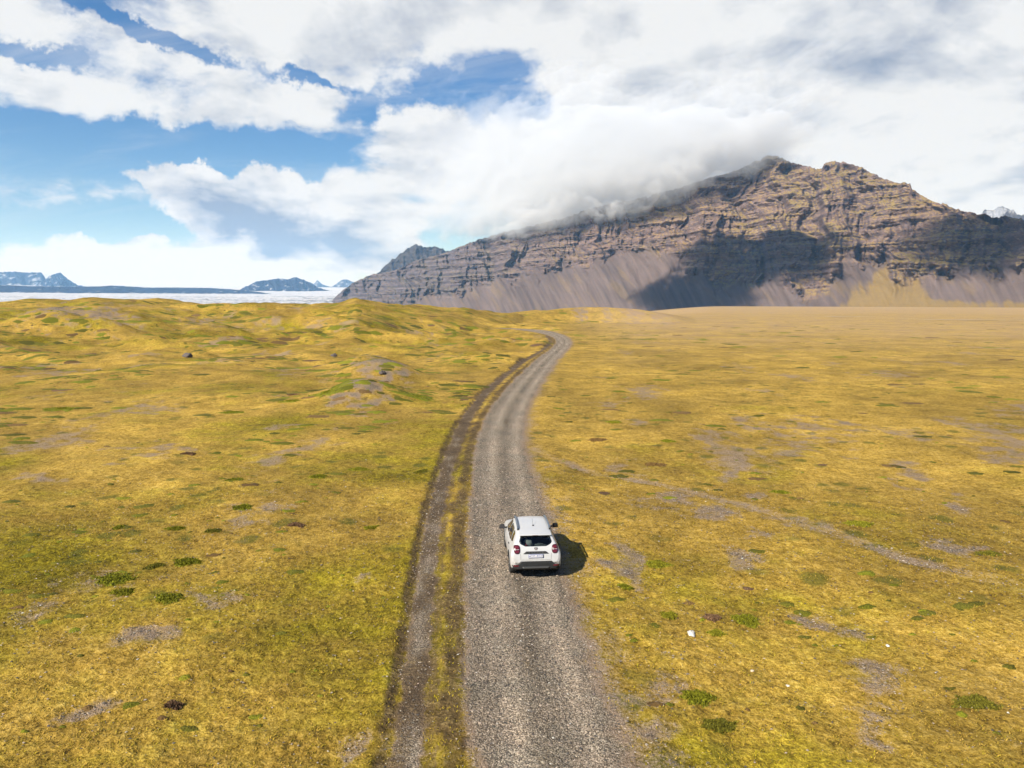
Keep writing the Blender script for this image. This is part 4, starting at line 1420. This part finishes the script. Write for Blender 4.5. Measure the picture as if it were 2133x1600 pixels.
    # door mirrors
    for s_ in (-1, 1):
        mi = rbox('door_mirror', .23, .15, .155, (s_ * 1.035, 2.73, 1.105), M_PLASTIC, bev=.045, seg=3, taper=(.86, .8, .02))
        rbox('arm', .16, .07, .045, (s_ * .90, 2.76, 1.055), M_PLASTIC, mi, bev=.012)
        rbox('mirror_glass', .17, .006, .11, (s_ * 1.035, 2.652, 1.105), plain_mat('mirror_glass', (.03, .03, .035), .05), mi, bev=.002)
    # doors: handle and shut lines
    for s_, side in ((-1, 'left'), (1, 'right')):
        for y_ in (1.22, 2.08):
            h = project((y_, .965), side, 0)
            rbox('door_handle', .030, .17, .030, (h.x + s_ * .012, y_, .965), M_PLASTIC if y_ < 1.5 else M_PAINT, bev=.01)
        for y_, z0, z1 in ((2.0, .47, 1.07), (2.95, .50, 1.05), (1.13, .66, 1.08)):
            panel('door_gap', [(y_ - .004, z0), (y_ + .004, z0), (y_ + .004, z1), (y_ - .004, z1)], side, .0015, M_DARK, n=40, rings=(1, .5), thick=.002)
    # hatch shut lines
    for s_ in (-1, 1):
        panel('hatch_gap', [(s_ * .53, .735), (s_ * .538, .735), (s_ * .552, .95), (s_ * .544, .95)], 'rear', .0015, M_DARK, n=30, rings=(1, .5), thick=.002)
    panel('hatch_gap', [(-.53, .733), (.53, .733), (.53, .739), (-.53, .739)], 'rear', .0015, M_DARK, n=60, rings=(1, .5), thick=.002)
    # front lamps
    for s_ in (-1, 1):
        panel('headlight', [(s_ * .44, .74), (s_ * .74, .76), (s_ * .76, .85), (s_ * .46, .84)], 'front', .012, M_LENSW, n=32, rnd=.15)
    # wheels
    for wx, wy in WHEELS:
        s_ = np.sign(wx)
        wh = bpy.data.objects.new('wheel', None)
        COL.objects.link(wh)
        wh.parent = car
        wh.location = (wx, wy, .345)
        prof = [(.20, -.09), (.235, -.105), (.31, -.108), (.338, -.085), (.345, -.04), (.345, .04), (.338, .085), (.31, .108), (.235, .105), (.20, .09)]
        n = 40
        vs = [(p_[1], p_[0] * math.cos(a_), p_[0] * math.sin(a_)) for a_ in np.linspace(0, 2 * math.pi, n, endpoint=False) for p_ in prof]
        m2 = len(prof)
        fs = [(i * m2 + j, i * m2 + j + 1, ((i + 1) % n) * m2 + j + 1, ((i + 1) % n) * m2 + j) for i in range(n) for j in range(m2 - 1)]
        mesh_obj('tyre', vs, fs, M_TYRE, wh)
        bm = bmesh.new()
        for k_ in range(5):
            a_ = k_ / 5 * 2 * math.pi
            q_ = bmesh.ops.create_cube(bm, size=1)['verts']
            bmesh.ops.transform(bm, matrix=Matrix.Rotation(a_, 4, 'X') @ Matrix.Translation((s_ * .075, .115, 0)) @ Matrix.Diagonal((.03, .19, .06, 1)), verts=q_)
        q_ = bmesh.ops.create_cone(bm, cap_ends=True, segments=20, radius1=.055, radius2=.045, depth=.05)['verts']
        bmesh.ops.transform(bm, matrix=Matrix.Translation((s_ * .085, 0, 0)) @ Matrix.Rotation(R(90), 4, 'Y'), verts=q_)
        q_ = bmesh.ops.create_cone(bm, cap_ends=True, segments=30, radius1=.205, radius2=.205, depth=.06)['verts']
        bmesh.ops.transform(bm, matrix=Matrix.Translation((s_ * .02, 0, 0)) @ Matrix.Rotation(R(90), 4, 'Y'), verts=q_)
        me = bpy.data.meshes.new('rim')
        bm.to_mesh(me)
        bm.free()
        me.materials.append(M_RIM)
        ro = bpy.data.objects.new('rim', me)
        COL.objects.link(ro)
        ro.parent = wh
        # arch lip and wheel well
        side = 'left' if s_ < 0 else 'right'
        vs, fs = [], []
        arc = np.linspace(R(-14), R(194), 34)
        for a_ in arc:
            for r_, off in ((.385, -.03), (.392, .016), (.455, .016), (.468, .0)):
                p_ = (wy + r_ * math.cos(a_), max(.345 + r_ * math.sin(a_), .30))
                h = project(p_, side, off)
                vs.append(tuple(h))
        for i in range(len(arc) - 1):
            for j in range(3):
                fs.append((i * 4 + j, i * 4 + j + 1, (i + 1) * 4 + j + 1, (i + 1) * 4 + j))
        mesh_obj('wheel_arch', vs, fs, M_PLASTIC, car)
        vs, fs = [], []
        for a_ in arc:
            vs += [(s_ * .885, wy + .41 * math.cos(a_), .345 + .41 * math.sin(a_)), (s_ * .52, wy + .41 * math.cos(a_), .345 + .41 * math.sin(a_))]
        for i in range(len(arc) - 1):
            fs.append((2 * i, 2 * i + 1, 2 * i + 3, 2 * i + 2))
        fs.append(tuple(2 * i + 1 for i in range(len(arc))))
        mesh_obj('wheel_well', vs, fs, M_DARK, car, smooth=False)
    # cabin
    rbox('cabin_floor', 1.56, 3.0, .05, (0, 1.75, .42), M_DARK, bev=.01)
    rbox('boot_floor', 1.30, .72, .05, (0, .62, .80), M_DARK, bev=.01)
    rbox('dashboard', 1.50, .45, .30, (0, 2.98, .93), M_DARK, bev=.06)
    for x_, y_ in ((-.37, 1.98), (.37, 1.98)):
        st = rbox('seat', .50, .14, .66, (x_, y_, .92), M_SEAT, bev=.05, rot=Matrix.Rotation(R(-14), 3, 'X').inverted())
        rbox('headrest', .25, .09, .18, (x_, y_ - .12, 1.34), M_SEAT, st, bev=.035)
        rbox('cushion', .50, .52, .16, (x_, y_ + .26, .60), M_SEAT, st, bev=.05)
    bench = rbox('rear_bench', 1.26, .14, .60, (0, 1.08, .88), M_SEAT, bev=.05, rot=Matrix.Rotation(R(14), 3, 'X'))
    for x_ in (-.40, 0, .40):
        rbox('headrest', .24, .08, .15, (x_, .97, 1.25), M_SEAT, bench, bev=.03)
    rbox('bench_cushion', 1.26, .50, .16, (0, 1.34, .60), M_SEAT, bench, bev=.05)
    car.location = loc
    car.rotation_euler = (0, 0, yaw)
    tag(car, 'white compact SUV with black roof rails driving away on the gravel road', 'car')
    return car


CAR_XY = (0.85, 24.05)
CAR_YAW = R(4.3)
ca_, sa_ = math.cos(CAR_YAW), math.sin(CAR_YAW)


def car_pt(x, y):
    return CAR_XY[0] + x * ca_ - y * sa_, CAR_XY[1] + x * sa_ + y * ca_


wheel_z = np.mean([hz(*car_pt(wx, wy)) for wx, wy in WHEELS])
CAR_Z = float(wheel_z) + 0.008
car = build_car((CAR_XY[0], CAR_XY[1], CAR_Z), CAR_YAW)


def lump(name, loc, size, seed, mat, label=None, cat=None, sub=3, rough=.3, flat_bottom=False, rot=0.0, sc=1.8):
    bm = bmesh.new()
    bmesh.ops.create_icosphere(bm, subdivisions=sub, radius=1.0)
    co = np.array([v_.co[:] for v_ in bm.verts])
    fc = np.array([[v_.index for v_ in f.verts] for f in bm.faces])
    bm.free()
    n = fbm(co[:, 0] * sc + seed * 3.1, co[:, 1] * sc + co[:, 2] * 1.7, 4, .5, seed=700 + seed)
    co = co * (1 + rough * n)[:, None] * np.array(size)
    if flat_bottom:
        co[:, 2] = np.maximum(co[:, 2], -.25 * size[2])
    c_, s_ = math.cos(rot), math.sin(rot)
    co = np.stack([co[:, 0] * c_ - co[:, 1] * s_, co[:, 0] * s_ + co[:, 1] * c_, co[:, 2]], 1)
    o = mesh_obj(name, co, fc, mat)
    o.location = loc
    if label:
        tag(o, label, cat)
    return o


# things lying behind the rear window
bx_, by_ = car_pt(-.24, .60)
lump('bag', (bx_, by_, CAR_Z + 1.12), (.17, .14, .19), 1, M_CLOTHW, 'round white bag seen through the rear window of the car', 'bag', rough=.18)
bx_, by_ = car_pt(-.34, .47)
lump('jacket', (bx_, by_, CAR_Z + 1.00), (.10, .10, .17), 2, M_CLOTHR, 'red jacket bundled behind the rear window of the car', 'jacket', rough=.35)
bx_, by_ = car_pt(.22, .55)
lump('blanket', (bx_, by_, CAR_Z + 1.03), (.22, .12, .10), 3, plain_mat('grey_cloth', (.30, .32, .32), .9, var=.5, vscale=14), 'pale folded blanket on the right behind the rear window', 'blanket', rough=.35)


# ------------------------------------------------------------------ rocks and cushion plants that stand out
def stone_mat(name, c, var=.35):
    return plain_mat(name, c, .9, var=var, vscale=9.0, spec=.2)


M_STONEW = stone_mat('pale_stone', (.46, .44, .40), .2)
M_STONED = stone_mat('dark_stone', (.085, .072, .066))
for u, v, s, mat, lab, sd in [
        (1440, 1322, (.17, .10, .08), M_STONEW, 'white stone lying in the moss right of the road below the car', 11),
        (1641, 1432, (.045, .04, .03), M_STONEW, 'small pale stone in the moss at lower right', 12),
        (1567, 1400, (.05, .04, .032), stone_mat('buff_stone', (.40, .33, .24), .2), 'small buff stone in the moss between the two largest green cushions on the right', 13),
        (1849, 1350, (.06, .045, .03), M_STONEW, 'pale flat stone on the bare gravel at right', 14),
        (390, 744, (.95, .7, .62), M_STONED, 'dark boulder standing alone on the left plain', 15),
        (696, 743, (.55, .45, .42), M_STONED, 'small dark boulder left of the gravel mound', 16),
        (796, 780, (.45, .35, .30), M_STONED, 'dark rock on top of the gravel mound beside the road', 17)]:
    x, y = at(u, v)
    lump('rock', (x, y, hz(x, y) + s[2] * .25), s, sd, mat, lab, 'rock', sub=3, rough=.4, flat_bottom=True, rot=sd)


def heath_material():
    m, t, b = new_mat('heath_leaves')
    a_ = t.new('ShaderNodeAttribute', attribute_name='tint')
    geo = t.new('ShaderNodeNewGeometry')
    n = t.noise(geo.outputs['Position'], 22.0, 3, .6)
    t.put(b.inputs['Base Color'], t.vmath('SCALE', a_.outputs['Color'], scale=t.mapr(n, .3, .7, .5, 1.5, smooth=False)))
    b.inputs['Roughness'].default_value = .9
    b.inputs['Specular IOR Level'].default_value = .15
    t.put(b.inputs['Normal'], t.bump(n, .9, .06))
    return m


M_HEATH = heath_material()
TINTS = {'green': (.125, .128, .008), 'dark': (.092, .086, .009), 'lime': (.150, .145, .010), 'brown': (.135, .082, .028), 'red': (.125, .074, .040)}


def cushion_verts(n_ring, n_seg, seed, r):
    """a low mound with a torn outline"""
    vs = []
    for i in range(n_ring + 1):
        q = i / n_ring
        for j in range(n_seg):
            a_ = j / n_seg * 2 * math.pi
            vs.append((q * math.cos(a_), q * math.sin(a_), q))
    v = np.array(vs)
    a_ = np.arctan2(v[:, 1], v[:, 0])
    out = 1 + .55 * fbm(np.cos(a_) * 1.5 + seed * 2.7, np.sin(a_) * 1.5, 5, .7, seed=800 + seed)
    x, y = v[:, 0] * out, v[:, 1] * out
    z = (1 - v[:, 2] ** 2.2)
    return x, y, z


def cushion(u, v, half_px, tint, label, seed, tall=1.0):
    x0, y0 = at(u, v)
    dd = math.hypot(x0, y0)
    rx = half_px * dd / FPX
    ry = rx * (0.65 + 0.25 * random.random())
    nr_, ns_ = 9, 30
    x, y, z = cushion_verts(nr_, ns_, seed, rx)
    X, Y = x0 + x * rx, y0 + y * ry
    hgt = min(.075, .025 + .06 * rx) * tall
    Z = height(X, Y) + z * hgt * (.7 + .5 * fbm(X / .12, Y / .12, 3, .6, seed=820)) + .012
    Z = np.where(z <= 0.001, height(X, Y) - .01, Z)
    V = np.stack([X - x0, Y - y0, Z - hz(x0, y0)], 1)
    vs, fs = list(V), [tuple(f) for f in grid_faces(nr_ + 1, ns_, wrap=True)]
    o = bpy.data.objects.new('cushion_plant', None)
    COL.objects.link(o)
    o.location = (x0, y0, hz(x0, y0))
    mat_ = mesh_obj('mat', V, np.array(fs), M_HEATH, o)
    base = np.array(TINTS[tint])
    color_attr(mat_, 'tint', np.tile((*base, 1), (len(V), 1)) * np.concatenate([(.8 + .4 * np.random.default_rng(seed).random((len(V), 1))).repeat(3, 1), np.ones((len(V), 1))], 1))
    # short upright shoots
    r_ = np.random.default_rng(900 + seed)
    ns2 = int(np.clip(2600 / (dd / 20) ** 1.2, 160, 2600))
    k = r_.integers(0, len(V), ns2)
    P = V[k] + r_.normal(0, [rx * .09, ry * .09, 0], (ns2, 3))
    hh = (.018 + .028 * r_.random(ns2)) * (1 + dd / 90)
    ww = (.010 + .012 * r_.random(ns2)) * (1 + dd / 40)
    an = r_.random(ns2) * 2 * math.pi
    lean = r_.normal(0, .35, (ns2, 2))
    d = np.stack([np.cos(an), np.sin(an), 0 * an], 1) * ww[:, None]
    top = P + np.stack([lean[:, 0] * hh, lean[:, 1] * hh, hh], 1)
    SV = np.stack([P - d, P + d, top], 1).reshape(-1, 3)
    so = mesh_obj('shoots', SV, np.arange(ns2 * 3).reshape(-1, 3), M_HEATH, o)
    tn = base * (.7 + .9 * r_.random((ns2, 1)))
    color_attr(so, 'tint', np.repeat(np.concatenate([tn, np.ones((ns2, 1))], 1), 3, 0))
    so['kind'] = 'stuff'
    tag(o, label, 'plant', 'cushion plants in the moss')


CUSH = [
    (1454, 1456, 36, 'green', 'largest green cushion plant on the right, near the bottom beside the road'),
    (1500, 1517, 30, 'dark', 'dark olive cushion plant just below the largest green one at lower right'),
    (1552, 1293, 26, 'green', 'bright green cushion plant up and right of the white stone'),
    (1392, 1286, 19, 'lime', 'small green cushion plant up and left of the white stone'),
    (1491, 1321, 13, 'lime', 'tiny green cushion plant right beside the white stone'),
    (1486, 1288, 17, 'red', 'reddish brown cushion plant between two green ones above the white stone'),
    (1369, 1177, 23, 'lime', 'green cushion plant right of the car shadow beside bare gravel'),
    (1303, 1225, 14, 'green', 'green cushion plant just below the car shadow at the road edge'),
    (1786, 1092, 22, 'lime', 'rounded green cushion plant beside the far side of the trail on the right'),
    (1624, 1027, 18, 'green', 'green cushion plant right of the pale bare patch above the trail'),
    (2059, 1155, 20, 'dark', 'dark green cushion plant beside a bare patch near the right edge'),
    (2031, 1470, 34, 'dark', 'wide dark olive cushion plant at the lower right corner'),
    (1366, 970, 20, 'brown', 'brown cushion plant above the start of the trail on the right'),
    (1278, 881, 14, 'lime', 'small green cushion plant right of the road above the trail'),
    (1244, 918, 18, 'brown', 'thin brown cushion plant right of the road above the trail'),
    (1391, 921, 13, 'green', 'small green cushion plant between bare patches right of the road'),
    (235, 1211, 32, 'green', 'largest green cushion plant on the left, at mid height'),
    (353, 1247, 26, 'green', 'green cushion plant on the left, lowest of the row'),
    (391, 1176, 22, 'green', 'green cushion plant on the left, rightmost of the upper pair'),
    (323, 1183, 15, 'dark', 'small dark cushion plant on the left, beside a larger green one'),
    (256, 1237, 17, 'lime', 'small light green cushion plant just below the largest one on the left'),
    (366, 1102, 16, 'green', 'green cushion plant on the left, middle of three in a line'),
    (250, 1101, 12, 'green', 'green cushion plant on the left, leftmost of three in a line'),
    (445, 1107, 12, 'dark', 'dark cushion plant on the left, rightmost of three in a line'),
    (617, 1096, 14, 'red', 'dark red cushion plant alone in the moss left of the side track'),
    (772, 1100, 13, 'lime', 'small green cushion plant close to the left side track, level with the car'),
    (361, 1471, 15, 'red', 'reddish cushion plant in the lower left moss'),
    (506, 1058, 18, 'green', 'green cushion plant on the left above the line of three'),
    (663, 995, 18, 'green', 'wide green cushion plant left of the side track, middle distance'),
    (487, 1001, 16, 'green', 'green cushion plant far left of a similar wide one, middle distance'),
    (748, 978, 16, 'lime', 'light green cushion plant up and right of the wide one in middle distance'),
    (878, 985, 12, 'dark', 'small dark cushion plant touching the left side track'),
    (395, 948, 13, 'red', 'deep red cushion plant alone on the left plain'),
    (131, 853, 34, 'green', 'long green cushion plant near the left edge, far out'),
    (483, 860, 22, 'green', 'bright green cushion plant below the scattered group on the left'),
    (870, 828, 42, 'green', 'longest green cushion plant, right of the gravel mound'),
    (682, 819, 32, 'green', 'broad green cushion plant left of the gravel mound'),
    (605, 836, 20, 'lime', 'light green cushion plant left of the broad one by the mound'),
    (609, 823, 10, 'red', 'small magenta red cushion plant above a light green one near the mound'),
]
for i, (u, v, hp, tint, lab) in enumerate(CUSH):
    cushion(u, v, hp, tint, lab, i + 1)


# smaller heath tufts, past counting
def heath_cover():
    r_ = np.random.default_rng(77)
    n = 22000
    az = R(-1) * (42 - 84 * r_.random(n))
    rr_ = 15 * np.exp(r_.random(n) ** .62 * math.log(420 / 15))
    X, Y = rr_ * np.sin(az), rr_ * np.cos(az)
    rf = road_fields(X, Y)
    azd = np.degrees(az)
    dens = .10 + .85 * sstep(45, 70, rr_) * sstep(2, -6, azd) + .5 * sstep(120, 200, rr_) * sstep(15, 2, azd)
    dens = dens * sstep(-.35, .45, fbm(X / 22, Y / 22, 3, seed=861))
    ok = (np.abs(rf[0]) > rf[1] + .8) & (np.abs(rf[2]) > rf[3] + .5) & (r_.random(n) < dens)
    X, Y, rr_ = X[ok], Y[ok], rr_[ok]
    n = len(X)
    Z = height(X, Y)
    seg, rings = 9, 3
    AV, AF, AC = [], [], []
    tints = np.array([TINTS['green'], TINTS['dark'], TINTS['lime'], TINTS['brown'], TINTS['red']])
    pick = r_.choice(5, n, p=[.40, .34, .12, .12, .02])
    for i in range(n):
        s_ = (.06 + .55 * r_.random() ** 2.4 * min(1, (rr_[i] / 75) ** 1.5 + .12)) * (1 + min(rr_[i] / 90, 2.4))
        ang = r_.random() * 6.28
        out = 1 + .5 * (r_.random(seg) - .5)
        th = np.arange(seg) / seg * 6.283 + ang
        vs = [(X[i], Y[i], .04 + .04 * s_)]
        for q, zz in ((.55, .75), (1.0, -.1)):
            xx = X[i] + np.cos(th) * out * s_ * q * 1.25
            yy = Y[i] + np.sin(th) * out * s_ * q * .8
            vs += list(zip(xx, yy, (.04 + .05 * s_) * zz + .03 * (r_.random(seg) - .5)))
        b0 = len(AV)
        AV += vs
        for j in range(seg):
            k2 = (j + 1) % seg
            AF.append((b0, b0 + 1 + j, b0 + 1 + k2, b0 + 1 + k2))
            AF.append((b0 + 1 + j, b0 + 1 + seg + j, b0 + 1 + seg + k2, b0 + 1 + k2))
        AC += [(*(tints[pick[i]] * (.55 + .5 * r_.random())), 1)] * len(vs)
    AV = np.array(AV)
    AV[:, 2] += height(AV[:, 0], AV[:, 1])
    me = bpy.data.meshes.new('heath_tufts')
    me.from_pydata([tuple(map(float, p)) for p in AV], [], [tuple(dict.fromkeys(f)) for f in AF])
    me.polygons.foreach_set('use_smooth', np.ones(len(me.polygons), dtype=bool))
    o = bpy.data.objects.new('heath_tufts', me)
    COL.objects.link(o)
    me.materials.append(M_HEATH)
    color_attr(o, 'tint', np.array(AC))
    tag(o, 'scattered small green and brown heath tufts in the moss', kind='stuff')


heath_cover()


# loose pebbles on the road and the bare patches
def pebbles():
    r_ = np.random.default_rng(91)
    n = 190000
    az = R(1) * (-38 + 76 * r_.random(n))
    rr_ = np.sqrt(r_.random(n) * (46 ** 2 - 12.5 ** 2) + 12.5 ** 2)
    rr_ = 12.5 + (rr_ - 12.5) * (.55 + .45 * r_.random(n))
    X, Y = rr_ * np.sin(az), rr_ * np.cos(az)
    rf = road_fields(X, Y)
    g = ground_masks(X, Y, rf)
    p = np.clip(g[0], 0, 1) ** 2 * .85 * (1 - .65 * g[5] * (g[4] < .5)) + .03
    ok = r_.random(n) < p
    X, Y, rr_ = X[ok], Y[ok], rr_[ok]
    n = len(X)
    Z = height(X, Y, [a[ok] for a in rf])
    s = (.010 + .020 * r_.random(n) ** 2.5 + .012 * (r_.random(n) < .03)) * (.85 + rr_ / 60)
    octa = np.array([(1, 0, 0), (0, 1, 0), (-1, 0, 0), (0, -1, 0), (0, 0, .8), (0, 0, -.6)], float)
    F0 = np.array([(0, 1, 4), (1, 2, 4), (2, 3, 4), (3, 0, 4)])
    jit = 1 + .7 * (r_.random((n, 6, 3)) - .5)
    th = r_.random(n) * 6.283
    v = octa[None] * jit * s[:, None, None] * np.array([1.25, .9, .8])
    c_, s_ = np.cos(th)[:, None], np.sin(th)[:, None]
    vx = v[..., 0] * c_ - v[..., 1] * s_ + X[:, None]
    vy = v[..., 0] * s_ + v[..., 1] * c_ + Y[:, None]
    vz = v[..., 2] + Z[:, None] + .012 + .2 * s[:, None]
    V = np.stack([vx, vy, vz], -1)[:, :5].reshape(-1, 3)
    F = (F0[None] + (np.arange(n) * 5)[:, None, None]).reshape(-1, 3)
    val = r_.random(n)
    base = np.array([.05, .046, .042]) + (np.array([.36, .295, .225]) - np.array([.05, .046, .042])) * (val ** 1.7)[:, None]
    base = np.where((r_.random(n) < .012)[:, None], np.array([.42, .40, .36]), base)
    base = base * (1 + .10 * r_.normal(0, 1, (n, 1))) * (1 + .025 * r_.normal(0, 1, (n, 3)))
    m, t, b = new_mat('pebble')
    a_ = t.new('ShaderNodeAttribute', attribute_name='tint')
    t.put(b.inputs['Base Color'], a_.outputs['Color'])
    b.inputs['Roughness'].default_value = .85
    b.inputs['Specular IOR Level'].default_value = .25
    o = mesh_obj('pebbles', V, F, m, smooth=False)
    color_attr(o, 'tint', np.repeat(np.concatenate([np.clip(base, .01, .6), np.ones((n, 1))], 1), 5, 0))
    tag(o, 'loose grey pebbles strewn over the road and bare patches', kind='stuff')
    return n


pebbles()


# feathery moss shoots in the near ground
def moss_shoots():
    r_ = np.random.default_rng(123)
    n = 260000
    az = R(1) * (-38 + 76 * r_.random(n))
    rr_ = 12.5 + (40 - 12.5) * r_.random(n) ** 1.25
    X, Y = rr_ * np.sin(az), rr_ * np.cos(az)
    rf = road_fields(X, Y)
    g = ground_masks(X, Y, rf)
    clump = fbm(X / .28, Y / .28, 2, .6, seed=131)
    p_ = (1 - np.clip(g[0] * 1.15, 0, 1)) * (1 - .7 * g[1]) * sstep(-.25, .35, clump)
    ok = r_.random(n) < p_
    X, Y, rr_ = X[ok], Y[ok], rr_[ok]
    tone = g[2][ok]
    n = len(X)
    Z = height(X, Y, [a[ok] for a in rf])
    ln = (.022 + .030 * r_.random(n)) * (.8 + rr_ / 70)
    th = r_.random(n) * 6.283
    tilt = .25 + .75 * r_.random(n)
    d = np.stack([np.cos(th), np.sin(th), tilt], 1)
    w = np.stack([-np.sin(th), np.cos(th), .2 * r_.normal(0, 1, n)], 1) * (ln * .32)[:, None]
    P_ = np.stack([X, Y, Z + .004], 1)
    V = np.stack([P_ - w, P_ + w, P_ + d * ln[:, None]], 1).reshape(-1, 3)
    fresh, straw = np.array([.235, .186, .012]), np.array([.290, .188, .038])
    k = np.clip(sstep(.15, .85, tone + .25 * r_.normal(0, 1, n)), 0, 1)[:, None]
    c = (straw * (1 - k) + fresh * k) * (.50 + .70 * r_.random((n, 1)))
    m, t, b = new_mat('moss_shoot')
    a_ = t.new('ShaderNodeAttribute', attribute_name='tint')
    t.put(b.inputs['Base Color'], a_.outputs['Color'])
    b.inputs['Roughness'].default_value = .95
    b.inputs['Specular IOR Level'].default_value = .1
    o = mesh_obj('moss', V, np.arange(n * 3).reshape(-1, 3), m, smooth=False)
    color_attr(o, 'tint', np.repeat(np.concatenate([c, np.ones((n, 1))], 1), 3, 0))
    tag(o, 'feathery yellow green moss covering the near ground', kind='stuff')


moss_shoots()
